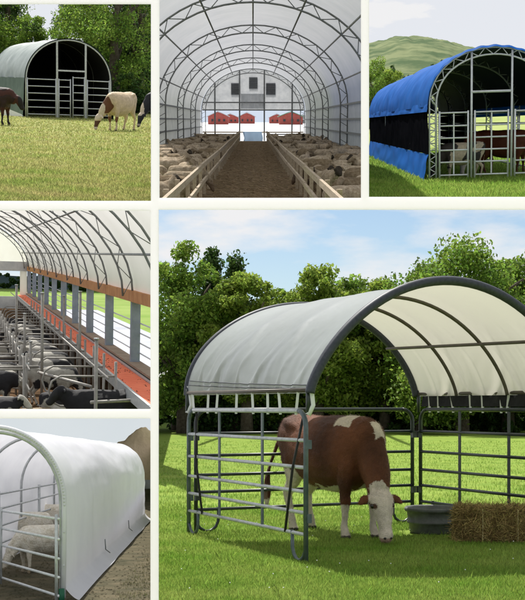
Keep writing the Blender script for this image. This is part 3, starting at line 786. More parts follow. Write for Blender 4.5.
# straw litter over the floor
n=26000; d=1/rng.uniform(1/95,1/25.7,n); x=rng.uniform(-4.1,4.1,n); L=rng.uniform(.02,.07,n); th=rng.uniform(0,PI,n); w=.006*np.maximum(1,d/26)
dx,dy=np.cos(th)*L,np.sin(th)*L; z0=rng.uniform(.005,.03,n); z1=rng.uniform(.005,.04,n)
V=np.stack([np.stack([x-dx,d-dy,z0],1),np.stack([x+dx,d+dy,z1],1),np.stack([x+dx+dy/L*w,d+dy-dx/L*w,z1+.003],1),np.stack([x-dx+dy/L*w,d-dy-dx/L*w,z0+.003],1)],1).reshape(-1,3)
M['litter']=mat('litter_straw',(.2,.14,.08),.9,isl=.6)
tag(link('straw_litter',np_mesh('straw_litter',V,4),'litter'),'loose straw scattered over the sheep barn floor',None,None,'stuff')
# red farm buildings seen through the open end
def farmhouse(label,px,d,w,h,wallm,roofm,rz=0):
    x=(px-253)*d/FPX; t=thing('farm_building',label,'farm building',(x,d,.70),rz,'farm buildings beyond the barn end'); dp=w*.8
    mb=MB(); mb.box((0,dp/2,h/2),(w,dp,h)); mb.add([(-w/2,.0,h),(w/2,0,h),(0,0,h*1.45),(-w/2,dp,h),(w/2,dp,h),(0,dp,h*1.45)],[(0,1,2),(5,4,3)]); mb.build('wall',wallm,t)
    mb=MB()
    for s in(-1,1): mb.bar((s*w*.27,-.2,h*1.22+.12),(s*w*.27,dp+.2,h*1.22+.12),.1,.1)
    mb.v=[];mb.f=[]
    e=.3
    for s in(-1,1):
        a=Vector((s*(w/2+e),0,h-e*.8)); c=Vector((0,0,h*1.45+.1)); 
        for q in(0,):
            mb.add([a+Vector((0,-e,0)),c+Vector((0,-e,0)),c+Vector((0,dp+e,0)),a+Vector((0,dp+e,0)),a+Vector((0,-e,.15)),c+Vector((0,-e,.15)),c+Vector((0,dp+e,.15)),a+Vector((0,dp+e,.15))],[(0,1,2,3),(7,6,5,4),(0,4,5,1),(3,2,6,7),(0,3,7,4)])
    mb.build('roof',roofm,t)
    for k in(-.28,.05,.3):
        mb=MB(); mb.box((k*w,-.04,h*.5),(w*.1,.05,h*.28)); mb.build('window','glass_dark',t)
farmhouse('second red shed half hidden behind the left farm building',231,330,4.2,1.7,'red','redroof')
farmhouse('small red shed between the right doorpost and the green roofed shed',276,330,3.8,1.7,'red','redroof')
farmhouse('low grey building at the far right of the barn end',301,335,3.4,1.6,'panel','redroof')
farmhouse('small red barn with pale roof seen at the left of the barn end',219,290,4.6,1.9,'red','redroof')
farmhouse('red farm building in the middle gap of the barn end',247,320,4.0,1.9,'red','redroof')
farmhouse('long red shed with green roof at the right of the barn end',290,290,5.4,1.9,'red','greenroof')

trim(left=155.3,right=365,bottom=204)
# ================================================================== upper right: the blue shelter
FR=F3
M['blue']=mat('royal_blue_tarp',(.001,.085,.36),.7,(.002,.11,.43),1.5,.3,4,trans=.08,spec=.06)
M['blackwall']=mat('black_mesh_cloth',(.004,.0045,.006),1.0,(.008,.008,.010),3,.4,6,spec=0)
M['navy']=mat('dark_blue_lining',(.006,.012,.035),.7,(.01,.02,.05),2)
M['turf3']=mat('bright_turf',(.09,.19,.02),.95,(.20,.30,.05),.5,.8,9,lo=.3,hi=.7,spec=.05)
M['field3']=mat('sunny_field',(.26,.33,.09),.95,(.36,.41,.15),.15,spec=.05)
M['hill']=mat('grassy_hill',(.07,.11,.05),.95,(.19,.22,.11),.16,spec=.03,detail=9,lo=.4,hi=.6)
gl3=lambda px,d:(px-445)/FPX*d
def fpoly(name,fr,xc,h,px0,px1,d0,d1,m,label,z=0.0):
    return poly(name,[((px0-xc)/FPX*d0,d0,z),((px1-xc)/FPX*d0,d0,z),((px1-xc)/FPX*d1,d1,z),((px0-xc)/FPX*d1,d1,z)],m,label)
fpoly('lawn',F3,445,1.4,365,600,21.2,62,'turf3','bright green grass round the blue shelter')
mb=MB(); mb.sheet(lambda u,v: Vector((gl3(365+(235)*u,62+60*v),62+60*v,-.004+2.6*v**1.3)),10,20)
struct(mb.build('field','field3',None,True),'sunlit yellow green field rising behind the blue shelter')
def hz(u): return 14.2*math.exp(-((u-.2)/.55)**2)+noise.noise((u*9,2,2))*.7
mb=MB()
def hill(u,v):
    px=365+235*u; d=122+150*v; z=2.6+ (hz(u)*1.0)*math.sin(PI/2*min(1,v*1.1))+noise.noise((u*5,v*4,1))*.8*v+noise.noise((u*30,v*14,1))*.5*v+noise.noise((u*80,v*30,1))*.18*v
    return Vector((gl3(px,d),d,z))
mb.sheet(hill,140,50); struct(mb.build('hill','hill',None,True),'hazy green hill behind the blue shelter')
# bushes and woods on the hill
P=[]
for k in range(60):
    u=random.uniform(.0,.55); v=random.uniform(.02,.22); q=hill(u,v); h=random.uniform(.5,1.5)*(1.2 if v<.2 else .8)
    c=crown_points(h,h*.75,110,900+k,.05,4,'column'); P.append(c+np.array(tuple(q))-np.array([0,0,.15]))
tag(link('hillside_woods',np_mesh('hillside_woods',leaves(np.concatenate(P),.16),4),'leaf_dark'),'dark bushes and small woods scattered over the hillside',None,None,'stuff')
for k,(px,d,h,r,lf,lab) in enumerate([(374,90,5.0,1.6,'leaf','rounded green tree at the foot of the hill, cut by the edge'),(391,94,4.3,1.35,'leaf_lime','lighter rounded tree at the foot of the hill, right of its neighbour'),(366,92,4.2,1.2,'leaf_dark','dark tree left of the rounded green tree under the hill'),(404,104,1.9,.9,'leaf_dark','low dark bush beside the rear corner of the blue shelter')]):
    q=hill(0,0); y=2.6*((d-62)/60)**1.3
    make_tree(lab,(gl3(px,d),d,y-.1),h,r,22000,lf,.06,60+k,'trees at the foot of the green hill',.02,'broadleaf_tree','column',1.0,90)
C0=Vector((gl3(430,30.2),30.2,0)); SV=Vector((-.112,.994,0)); GV=Vector((.994,.112,0)); LEN=25.6; GWd=2.98
HT,SP=3.02,1.72
t=thing('blue_shelter','long arched livestock shelter with royal blue cover and black mesh sides','shelter',tuple(C0)); 
def arch3(u,v,off=0):
    th=PI*(1-u); c=math.cos(th); s=math.sin(th); return GV*(GWd/2*(1+c)+off*c)+SV*(LEN*v)+Vector((0,0,SP+(HT-SP+off)*max(0,s)**.9))
mb=MB(); 
def cv3(u,v):
    p=arch3(u,v,.04); s=math.sin(PI*u); w=noise.noise((u*12,v*30,.5))*.035+noise.noise((u*4+v*8,v*14,3))*.04-abs(math.sin(PI*v*5))*.035*s+.02*s
    c=math.cos(PI*(1-u)); return p+(GV*c+Vector((0,0,s)))*w*min(1,v*12)
mb.sheet(cv3,50,120); mb.build('roof_cover','blue',t,True)
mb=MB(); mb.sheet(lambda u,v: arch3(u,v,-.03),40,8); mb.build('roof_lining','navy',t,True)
mb=MB(); mb.sheet(lambda u,v: arch3(u,0,.05)+SV*(-.10+.12*v)+Vector((0,0,.012*math.sin(u*90)+(-.05 if v<.5 else .0))),80,3); mb.build('front_valance','blue',t,True)
for side in(0,1):
    o_=GV*(GWd*side+(-.03 if side==0 else .03))
    def w3(z0,z1,amp,fl=0.0): return lambda u,v:(o_+SV*(LEN*u-.08)+GV*((-1 if side==0 else 1)*(fl*(1-v)+amp*noise.noise((u*22,v*2,side))))+Vector((0,0,z0+(z1-z0)*v)))
    if side==0:
        mb=MB(); mb.sheet(w3(.62,1.78,.03),120,6); mb.build('mesh_side','blackwall',t,True)
        mb=MB(); mb.sheet(w3(.01,.62,.04,.12),120,6); mb.build('lower_skirt','blue',t,True)
        mb=MB(); mb.sheet(w3(1.60,1.80,.03,.04),160,3); mb.build('eave_flap','blue',t,True)
    else:
        mb=MB(); mb.sheet(lambda u,v: GV*(GWd+.02*math.sin(u*60))+SV*(LEN*(.56+.43*u))+Vector((0,0,.03+1.7*v)),60,3); mb.build('mesh_side','blackwall',t,True)
        mb=MB(); mb.sheet(w3(1.45,1.8,.02),60,3); mb.build('lower_skirt','blue',t,True)
mb=MB()
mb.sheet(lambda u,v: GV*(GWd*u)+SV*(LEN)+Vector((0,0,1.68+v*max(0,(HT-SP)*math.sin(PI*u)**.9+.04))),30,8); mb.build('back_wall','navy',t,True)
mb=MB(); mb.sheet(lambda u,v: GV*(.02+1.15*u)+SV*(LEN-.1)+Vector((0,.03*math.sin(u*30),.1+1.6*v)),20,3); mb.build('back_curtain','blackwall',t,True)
for d in(0,.2,.4,.6,.8,.995):
    mb=MB(); n=24
    for off in(0,-.16): mb.tube([arch3(0,d,off)*1.0-Vector((0,0,SP-.02))]+[arch3(i/n,d,off) for i in range(n+1)]+[arch3(1,d,off)-Vector((0,0,SP-.02))],.022,6)
    for i in range(n): mb.tube([arch3(i/n,d,0 if i%2 else -.16),arch3((i+1)/n,d,-.16 if i%2 else 0)],.012,5)
    for u,s in((0,1),(1,-1)):
        for k in range(8): 
            z=.08+k*.2; mb.tube([GV*(GWd*u)+SV*LEN*d+Vector((0,0,z)),GV*(GWd*u+s*.16)+SV*LEN*d+Vector((0,0,z+(.1 if k%2 else .1)))],.011,5); mb.tube([GV*(GWd*u+s*.16)+SV*LEN*d+Vector((0,0,z+.1)),GV*(GWd*u)+SV*LEN*d+Vector((0,0,z+.2))],.011,5)
    mb.build('arch_truss','galv_bright',t,True)
for px in(471,509.5,):
    x=(px-430.5)*C0.y/FPX; mb=MB(); zt=SP+(HT-SP)*max(0,1-((x-GWd/2)/(GWd/2))**2)**.45-.03
    mb.tube([GV*x+Vector((0,-.03,.02)),GV*x+Vector((0,-.03,zt))],.026,8); mb.build('gable_post','galv_bright',t,True)
mb=MB(); xa=(471-430.5)*C0.y/FPX; xb=(509.5-430.5)*C0.y/FPX
mb.tube([GV*xa+Vector((0,-.03,2.02)),GV*xb+Vector((0,-.03,2.02))],.03,8); mb.build('gable_crossbar','galv_bright',t,True)
def gate3(label,x0,x1,d=0,yy=-.06,r=.020,m='galv_bright',grp='tubular rails of the blue shelter'):
    q=C0+GV*x0+SV*d+Vector((0,yy,0)); g_=thing('gate_panel',label,'gate',tuple(q),math.atan2(GV.y,GV.x),grp); L=x1-x0
    for z in(.12,.42,.70,.98,1.26,1.56): mb=MB(); mb.tube([(.03,0,z),(L-.03,0,z)],r,6); mb.build('rail',m,g_,True)
    for x in(.04,L-.04): mb=MB(); mb.tube([(x,0,.02),(x,0,1.6)],r*1.1,6); mb.build('end_post',m,g_,True)
    mb=MB(); mb.box((L/2,0,.84),(.03,.03,1.4)); mb.build('upright',m,g_)
gate3('galvanised gate panel on the left third of the blue shelter front',.2,xa-.04)
gate3('galvanised gate panel in the middle of the blue shelter front',xa+.04,xb-.04)
gate3('galvanised gate panel at the right of the blue shelter front',xb+.04,GWd-.05)
for k,(lab,x0,x1) in enumerate([('distant rail panel closing the back of the blue shelter, left half',.1,1.4),('distant rail panel closing the back of the blue shelter, right half',1.5,2.9)]): gate3(lab,x0,x1,LEN,0,.03,'galv')
for k in range(5):
    d=LEN*k/5+.1; q=C0+GV*(GWd-.02)+SV*d; g_=thing('gate_panel','galvanised side rail panel number %s from the front along the open right side'%['one','two','three','four','five'][k],'gate',tuple(q),math.atan2(SV.y,SV.x),'tubular rails of the blue shelter')
    for z in(.12,.42,.70,.98,1.26,1.56): mb=MB(); mb.tube([(.03,0,z),(4.9,0,z)],.02,6); mb.build('rail','galv_bright',g_,True)
    for x in(.04,4.9): mb=MB(); mb.tube([(x,0,.02),(x,0,1.6)],.022,6); mb.build('end_post','galv_bright',g_,True)
# cows inside: shared bodies
def coat(body,face,leg,patch=None,off=0.0,thr=.05,neck=None,s=2.2):
    def fn(co,n):
        x,y,z=co; c=Vector(body)
        if patch is not None and nz(co,s,off)>thr: c=Vector(patch)
        if neck is not None and x>.55+nz(co,4)*.08 : c=Vector(neck)
        if z<.4+nz(co,5)*.06: c=Vector(leg)
        if face is not None and x>1.06: c=Vector(face)
        if z<.05: c=Vector((.04,.035,.03))
        c=c*(1+nz(co,8)*.15); return tuple(max(0,k) for k in c)
    return fn
def cow_variant(pose,fn,voxel=.032,yaw=0,udder=False):
    me=cow_mesh('body',pose,voxel,yaw,.06,udder); paint(me,fn); me.materials.append(M['hide']); return me
def put_cow(me,label,loc,rz,sc=1.0,group=None,name='cow'):
    o=bpy.data.objects.new(name,me); COL.objects.link(o); o.matrix_world=FR.M@Matrix.Translation(loc)@Matrix.Rotation(rz,4,'Z')@Matrix.Scale(sc,4)
    return tag(o,label,'cow',group)
m_red=cow_variant('graze',coat((.13,.035,.015),(.6,.55,.48),(.10,.03,.015)))
m_cream=cow_variant('graze',coat((.62,.52,.38),(.05,.04,.035),(.5,.42,.3),(.05,.045,.04),3,.22,(.05,.04,.035)))
gc='cows inside the blue shelter'
put_cow(m_cream,'pale cow with black head grazing behind the left gate of the blue shelter',C0+GV*.85+SV*.75,math.radians(200),.62,gc)
put_cow(m_red,'red brown cow standing behind the middle gate of the blue shelter',C0+GV*1.5+SV*2.6,math.radians(245),.78,gc)
put_cow(m_red,'larger red brown cow nearest the right post inside the blue shelter',C0+GV*2.15+SV*2.3,math.radians(-20),.80,gc)
grass_patch('bright green grass tufts in front of the blue shelter',F3,(366,533),124,200,52000,.09,.010,'grass',d0=21.5,d1=80,clump=.6,lean=.8)
trim(left=365,bottom=204)
# ================================================================== upper left: the green shelter
FR=F1
M['dryturf']=mat('dry_turf',(.20,.26,.07),.95,(.42,.39,.17),.9,.8,12,lo=.3,hi=.7,spec=.05)
M['dryblade']=mat('dry_grass_blade',(.27,.35,.09),.7,isl=.5,trans=.45,col2=(.46,.42,.18),scale=.8,spec=.1)
M['greentarp']=mat('green_grey_tarp',(.075,.115,.085),.6,(.11,.155,.12),1.5,.4,4,spec=.12)
M['silvertarp']=mat('silver_green_tarp',(.22,.26,.25),.5,(.32,.36,.35),1.2,.4,4,spec=.3)
gx=lambda px,d,c=75:(px-c)/FPX*d
fpoly('pasture',F1,75,1.75,-60,154,17.2,125,'dryturf','dry yellow green pasture in front of the green shelter')
C1=Vector((gx(28.5,60),60,0)); G1=Vector((.98,.2,0)).normalized(); S1=Vector((-.2,.98,0)).normalized(); W1=4.0; H1=3.55; SP1=1.75; L1=11
def arch1(u,v,off=0):
    th=PI*(1-u); c=math.cos(th); s=max(0,math.sin(th)); return G1*(W1/2*(1+c)+off*c)+S1*(L1*v)+Vector((0,0,SP1+(H1-SP1+off)*s))
t=thing('green_shelter','arched dark green and silver livestock shelter with black interior and railed front','shelter',tuple(C1))
def cv1(u,v):
    w=noise.noise((u*9,v*10,.5))*.05-abs(math.sin(PI*v*4))*.03; c=math.cos(PI*(1-u)); return arch1(u,v,.05)+(G1*c+Vector((0,0,math.sin(PI*u))))*w*min(1,v*9)
mb=MB(); mb.sheet(cv1,50,50); mb.build('roof_cover','silvertarp',t,True)
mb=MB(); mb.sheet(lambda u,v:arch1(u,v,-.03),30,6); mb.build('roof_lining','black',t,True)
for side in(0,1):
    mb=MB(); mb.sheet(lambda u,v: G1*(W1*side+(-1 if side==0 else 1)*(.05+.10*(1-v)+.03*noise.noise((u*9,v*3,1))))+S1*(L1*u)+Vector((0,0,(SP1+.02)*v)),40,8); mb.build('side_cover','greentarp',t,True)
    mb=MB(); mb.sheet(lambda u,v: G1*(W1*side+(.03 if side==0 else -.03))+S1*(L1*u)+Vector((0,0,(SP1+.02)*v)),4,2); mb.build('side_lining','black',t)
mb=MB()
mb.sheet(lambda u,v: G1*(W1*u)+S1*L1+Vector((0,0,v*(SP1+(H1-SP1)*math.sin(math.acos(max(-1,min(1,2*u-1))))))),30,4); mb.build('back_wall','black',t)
mb=MB(); mb.sheet(lambda u,v: arch1(u,0,.02)+S1*(-.06+.1*v)+G1*0,60,2); o=mb.build('front_hem','greentarp',t,True)
for v in(0,.33,.66,.97):
    mb=MB(); n=24
    mb.tube([arch1(0,v)-Vector((0,0,SP1))]+[arch1(i/n,v,-.02) for i in range(n+1)]+[arch1(1,v)-Vector((0,0,SP1))],.04 if v==0 else .03,8); mb.build('hoop','galv' if v==0 else 'truss',t,True)
for f in(.365,.70):
    x=W1*f; z=SP1+(H1-SP1)*math.sqrt(1-(2*f-1)**2); mb=MB(); mb.box(G1*x+Vector((0,-.02,z/2)),(.09,.06,z-.02)); mb.build('gable_post','galv',t)
mb=MB(); mb.bar(G1*(W1*.365)+Vector((0,-.02,2.15)),G1*(W1*.70)+Vector((0,-.02,2.15)),.05,.07); mb.build('gable_crossbar','galv',t)
mb=MB(); q=G1*-.1+Vector((0,0,.02)); mb.add([q,q+Vector((-.95,.35,.02)),q+Vector((-1.0,.4,.42)),q+Vector((-.1,.05,.1)),q+Vector((-.5,.5,.1))],[(0,1,2,3),(1,4,2),(0,4,1)]); mb.build('loose_skirt','strap',t)
def gate1(label,f0,f1,zt=1.78):
    q=C1+G1*(W1*f0)+Vector((0,-.06,0)); L=W1*(f1-f0); g_=thing('gate_panel',label,'gate',tuple(q),math.atan2(G1.y,G1.x),'tubular gates of the green shelter')
    for k in range(6): z=.15+k*(zt-.2)/5; mb=MB(); mb.tube([(.02,0,z),(L-.02,0,z)],.026,6); mb.build('rail','galv',g_,True)
    for x in(.04,L-.04): mb=MB(); mb.tube([(x,0,.0),(x,0,zt)],.03,6); mb.build('end_post','galv',g_,True)
gate1('grey tubular gate on the left bay of the green shelter',.01,.36)
gate1('narrow grey tubular gate in the middle bay of the green shelter, left leaf',.375,.53)
gate1('narrow grey tubular gate in the middle bay of the green shelter, right leaf',.54,.695,1.9)
gate1('grey tubular gate on the right bay of the green shelter',.71,.99)
# animals
m_white=cow_variant('graze',coat((.74,.66,.52),(.70,.62,.5),(.62,.53,.40),None,0,0,None),.028,.35)
def wb(co,n):
    x,y,z=co; c=Vector((.60,.47,.31))*(1+nz(co,6)*.15)
    if x>.80+nz(co,4)*.1+(z-1.0)*.4 and x<1.2 and z>.62: c=Vector((.13,.052,.022))
    if x>1.0 and z>.40: c=Vector((.62,.52,.40))
    if x>1.0 and .12<z<.36 : c=Vector((.10,.045,.025))
    if x>1.0 and z<.13: c=Vector((.6,.52,.44))
    if .4<x<.7 and .3<z<.5: c=Vector((.18,.08,.04))
    if z<.05: c=Vector((.06,.05,.04))
    return tuple(c)
me=cow_mesh('body','graze',.022,-.5,.07); paint(me,wb); me.materials.append(M['hide'])
q=F1.at(120,130.5); put_cow(me,'cream white cow with brown neck grazing in the dry pasture',q,math.radians(238),1.0)
m_brown=cow_variant('level',coat((.06,.02,.012),(.015,.012,.01),(.02,.014,.012),(.03,.015,.011),1,.0),.028)
q=F1.at(-7,124.5); put_cow(m_brown,'dark brown cow cut by the left edge of the photo beside the green shelter',q,math.radians(-20),1.0)
m_bw=cow_variant('graze',coat((.02,.02,.025),None,(.03,.03,.03),(.55,.52,.5),2,.3),.028,.2)
def bwp(co,n):
    x,y,z=co; c=Vector((.02,.02,.026))
    if x>1.02 and z>.47 and abs(y)<.2: c=Vector((.6,.5,.4))
    if x>1.1 and z<.16: c=Vector((.35,.3,.28))
    if x>1.24 and z<.09: c=Vector((.02,.02,.02))
    return tuple(c)
paint(m_bw,bwp) if False else None
me=cow_mesh('body','graze',.024,.15,.05); paint(me,bwp); me.materials.append(M['hide'])
q=F1.at(165,128.5); put_cow(me,'black cow with tan forehead, only its lowered head showing at the edge',q,math.radians(205),1.02)
# trees round the clearing
for k,(px,d,h,r,lf,low,lab) in enumerate([
 (-12,78,10.5,3.0,'leaf',.05,'green tree behind the left end of the green shelter'),(12,84,9.6,2.7,'leaf_dark',.05,'dark tree over the silver roof, left of the sky gap'),
 (36,90,6.2,1.9,'leaf',.05,'low tree directly behind the crown of the green shelter'),
 (88,82,8.6,2.6,'leaf',.05,'green tree right of the sky gap over the shelter'),(112,76,10.5,3.1,'leaf',.03,'tall leafy tree right of the green shelter'),
 (136,78,10.5,2.9,'leaf_dark',.03,'tall dark tree behind the cream white cow'),(128,90,10,3.2,'leaf_dark',.0,'background tree between the two tall ones on the right'),(98,92,9.2,3.2,'leaf_dark',.0,'background tree behind the shelter gable'),(146,88,10,2.6,'leaf',.0,'tree at the right edge behind the black cow'),(4,98,9.5,3,'leaf_dark',.0,'furthest tree on the left behind the silver roof')]):
    make_tree(lab,(gx(px,d),d,0),h,r,26000,lf,.08,200+k,'trees round the pasture of the green shelter',low,'broadleaf_tree','column',1.0,70)
P=[]
for k in range(26):
    px=100+k*2.1; d=random.uniform(73,76); h=random.uniform(1.0,2.6); P.append(crown_points(h,.8,500,300+k,.03,6,'column')+np.array([gx(px,d),d,0]))
tag(link('undergrowth',np_mesh('undergrowth',leaves(np.concatenate(P),.1),4),'leaf_dark'),'dark undergrowth at the wood edge behind the grazing cow',None,None,'stuff')
grass_patch('short dry yellow grass blades of the pasture',F1,(-12,153),100,203,60000,.06,.008,'dryblade',d0=17.6,d1=110,lean=.9)

trim(right=155.3,bottom=206)
# ================================================================== lower left: the white sheep shelter
FR=F6
M['whitetarp']=mat('white_tarp',(.80,.80,.85),.45,(.86,.86,.90),1.2,.2,4,trans=.35,spec=.5)
M['bare']=mat('bare_trodden_soil',(.055,.055,.034),.95,(.15,.125,.08),2.2,1.0,16,lo=.3,hi=.7,spec=.05)
M['dirtpile']=mat('sandy_soil_heap',(.66,.50,.33),.95,(.80,.63,.43),1.2,1.0,6,spec=.05)
M['dullblade']=mat('dull_grass_blade',(.15,.16,.07),.8,isl=.5,trans=.3,col2=(.24,.22,.12),scale=2)
M['greenpost']=mat('green_sleeve',(.01,.10,.05),.5)
M['skin_sheep']=mat('shorn_fleece',(.7,.66,.58),.9,(1,1,1),9,.5,40,attr=True,spec=.05)
fpoly('soil',F6,75,1.66,-60,152,14.0,75,'bare','bare trodden soil and thin grass round the white shelter')
skm=bpy.data.materials.new('overcast_sky'); skm.use_nodes=True; n_=skm.node_tree; n_.nodes.remove(n_.nodes['Principled BSDF'])
em=nd(n_,'ShaderNodeEmission'); tcn=nd(n_,'ShaderNodeTexCoord'); nn=nd(n_,'ShaderNodeTexNoise',Scale=.12,Detail=5); rr=nd(n_,'ShaderNodeValToRGB')
rr.color_ramp.elements[0].color=(.48,.53,.56,1); rr.color_ramp.elements[1].color=(.64,.67,.68,1); n_.links.new(tcn.outputs['Object'],nn.inputs[0]); n_.links.new(nn.outputs[0],rr.inputs[0]); n_.links.new(rr.outputs[0],em.inputs[0]); n_.links.new(em.outputs[0],n_.nodes['Material Output'].inputs[0])
mb=MB(); D6=74
mb.sheet(lambda u,v: Vector((gx(-60,D6)+(gx(152,D6)-gx(-60,D6))*u,D6,-.2+ (1.66+ (456-413)/FPX*D6+.2)*v)),12,4); struct(mb.build('sky',skm),'flat grey overcast sky behind the white shelter')
mb=MB()
def heap(u,v):
    a=u*2*PI; r=v; h=2.95*math.exp(-(r*1.55)**2)*(1-r**6)+noise.noise((math.cos(a)*r*4,math.sin(a)*r*4,2))*.5*(1-r)+noise.noise((math.cos(a)*r*13,math.sin(a)*r*13,2))*.22*(1-r)
    return Vector((math.cos(a)*4.6*r,math.sin(a)*2.2*r,max(-.02,h)))
mb.sheet(heap,60,24); tag(mb.build('soil_heap','dirtpile',None,True,loc=(gx(146,66),66,0)),'heap of orange brown soil behind the far end of the white shelter','soil heap')
mb=MB(); mb.box((0,0,.22),(9,.3,.44)); 
tag(mb.build('low_wall','panel',None,loc=(gx(149,62),62.5,0)),'low grey wall in front of the soil heap','wall')
C6=Vector((gx(62,14.35),14.35,0)); S6=Vector((.107,.994,0)); G6=Vector((-.994,.107,0)); W6=1.55; H6=1.96; SP6=1.1; L6=17.6
def arch6(u,v,off=0):
    th=PI*u; c=math.cos(th); s=max(0,math.sin(th)); return G6*(W6/2*(1-c)-off*c)+S6*(L6*v)+Vector((0,0,SP6+(H6-SP6+off)*s**.92))
t=thing('white_shelter','long white tarp tunnel shelter with flared skirt on bare soil','shelter',tuple(C6))
def cov6(u,v):
    # u: 0 outer right skirt .. right wall .. arch .. left wall
    if u<.06: k=u/.06; p=G6*(-.18*(1-k)-.03)+Vector((0,0,.035+.14*k**1.6))+S6*(L6*v*(1.02)-.1*(1-k))
    elif u<.28: k=(u-.06)/.22; p=G6*(-.03)+Vector((0,0,.17+(SP6-.17)*k))+S6*(L6*v)
    elif u<.8: k=(u-.28)/.52; p=arch6(k,v,.03)
    else: k=(u-.8)/.2; p=G6*(W6+.03)+Vector((0,0,SP6*(1-k)+.02))+S6*(L6*v)
    w=(noise.noise((u*14,v*9,1))*.022+noise.noise((u*30,v*22,4))*.008-abs(math.sin(PI*v*4))*.015)*min(1,v*10)
    return p+G6*-w*(1 if u<.5 else -1)+Vector((0,0,w*.6))
mb=MB(); mb.sheet(cov6,120,90); mb.build('tarp_cover','whitetarp',t,True)
mb=MB()
pts=[G6*(-.02)+Vector((0,0,.05))]+[arch6(i/30,-.002,.035) for i in range(31)]+[G6*(W6+.02)+Vector((0,0,.05))]
mb.tube(pts,.028,8)
for i in range(90):
    k=i/89*(len(pts)-1.001); a=pts[int(k)].lerp(pts[int(k)+1],k%1); mb.tube([a+Vector((0,-.03,-.008)),a+Vector((0,.06,.012))],.012,5)
mb.build('gathered_hem','whitetarp',t,True)
for v in(.006,.2,.405,.66,.99):
    mb=MB(); mb.tube([G6*0.02+Vector((0,0,0))+S6*L6*v]+[arch6(i/24,v,-.02) for i in range(25)]+[G6*(W6-.02)+S6*L6*v],.022,8); mb.build('hoop','galv',t,True)
for v in (.25,.5,.75): pass
mb=MB(); mb.tube([G6*.0+Vector((0,-.05,-.02)),G6*.0+Vector((0,-.05,.16))],.035,8); mb.build('foot_sleeve','greenpost',t,True)
for v,dz in((.30,.0),(.62,0)):
    mb=MB(); q=S6*L6*v; mb.tube([q+G6*-.05+Vector((0,0,.36)),q+G6*-.06+Vector((0,0,.2)),q+G6*-.13+Vector((0,.1,.14))],.009,6); mb.build('tie_rope','truss',t,True)
# rails inside along the left wall and the back
for k in range(4):
    q=C6+G6*(W6-.1)+S6*(L6*(.0+.25*k)); g_=thing('rail_fence','grey rail panel against the inner wall of the white shelter, %s from the front'%['first','second','third','last'][k],'fence panel',tuple(q),math.atan2(S6.y,S6.x),'rail panels inside the white shelter')
    for z in(.1,.36,.62,.88,1.1): mb=MB(); mb.tube([(0,0,z),(L6*.25-.05,0,z)],.016,6); mb.build('rail','galv',g_,True)
    for x in(.02,L6*.25-.06): mb=MB(); mb.tube([(x,0,0),(x,0,1.14)],.02,6); mb.build('end_post','galv',g_,True)
q=C6+G6*.1+S6*(L6*.93); g_=thing('rail_fence','grey rail panel closing the far end of the white shelter','fence panel',tuple(q),math.atan2(G6.y,G6.x),'rail panels inside the white shelter')
for z in(.1,.36,.62,.88,1.1): mb=MB(); mb.tube([(0,0,z),(W6-.2,0,z)],.016,6); mb.build('rail','galv',g_,True)
for x in(.02,W6-.22): mb=MB(); mb.tube([(x,0,0),(x,0,1.14)],.02,6); mb.build('end_post','galv',g_,True)
# the gate swung inwards
p0=C6+G6*.03+Vector((0,-.08,0)); p1=F6.deep(-30,500,18.2); p1.z=0; g_=thing('pen_gate','pale tubular gate swung inward across the mouth of the white shelter','gate',tuple(p0),math.atan2((p1-p0).y,(p1-p0).x)); L=(p1-p0).length
for z in(.08,.29,.50,.72,.95): mb=MB(); mb.tube([(0,0,z),(L,0,z)],.016,8); mb.build('rail','galv_bright',g_,True)
for x in(.03,L*.58,L-.03): mb=MB(); mb.tube([(x,.02,0),(x,.02,1.0)],.02,8); mb.build('end_post' if x!=L*.58 else 'upright','galv',g_,True)
# sheep
def shorn(co,n):
    x,y,z=co; c=Vector((.88,.84,.74))*(1+nz(co,6)*.1)
    if z<.12: c=Vector((.5,.42,.32))
    return tuple(c)
ms=sheep_mesh('body','graze',.022,.006); paint(ms,shorn); ms.materials.append(M['skin_sheep'])
def put_sheep(px,py,rz,sc,label):
    q=F6.at(px,py); o=bpy.data.objects.new('sheep',ms); COL.objects.link(o); o.matrix_world=FR.M@Matrix.Translation(q)@Matrix.Rotation(rz,4,'Z')@Matrix.Scale(sc,4); tag(o,label,'sheep','white sheep in the white shelter')
put_sheep(44,572,math.radians(205),.86,'white sheep nearest the gate, grazing in the mouth of the white shelter')
put_sheep(25,553,math.radians(190),.90,'white sheep standing deeper in the shelter, left of the nearest one')
put_sheep(53,540,math.radians(170),.90,'white sheep furthest inside, against the back rails')
grass_patch('thin dull grass on the bare soil beside the white shelter',F6,(-12,151.5),462,604,16000,.035,.004,'dullblade',d0=14.1,d1=60,clump=1.0,keep=lambda x,d: x>(.11+.107*(d-14.35)+.30))
n=2500; d=1/rng.uniform(1/50,1/14.2,n); x=(rng.uniform(-12,152,n)-75)/FPX*d; s=rng.uniform(.006,.022,n)
mb=MB()
for X,Y,S in zip(x,d,s): mb.add([(X-S,Y,.004),(X,Y-S,.004),(X+S,Y,.006),(X,Y+S,.004),(X,Y,S*.9)],[(0,1,4),(1,2,4),(2,3,4),(3,0,4)])
tag(mb.build('soil_clods','bare'),'small clods and stones littering the bare soil',None,None,'stuff')
trim(right=154.6,top=414)
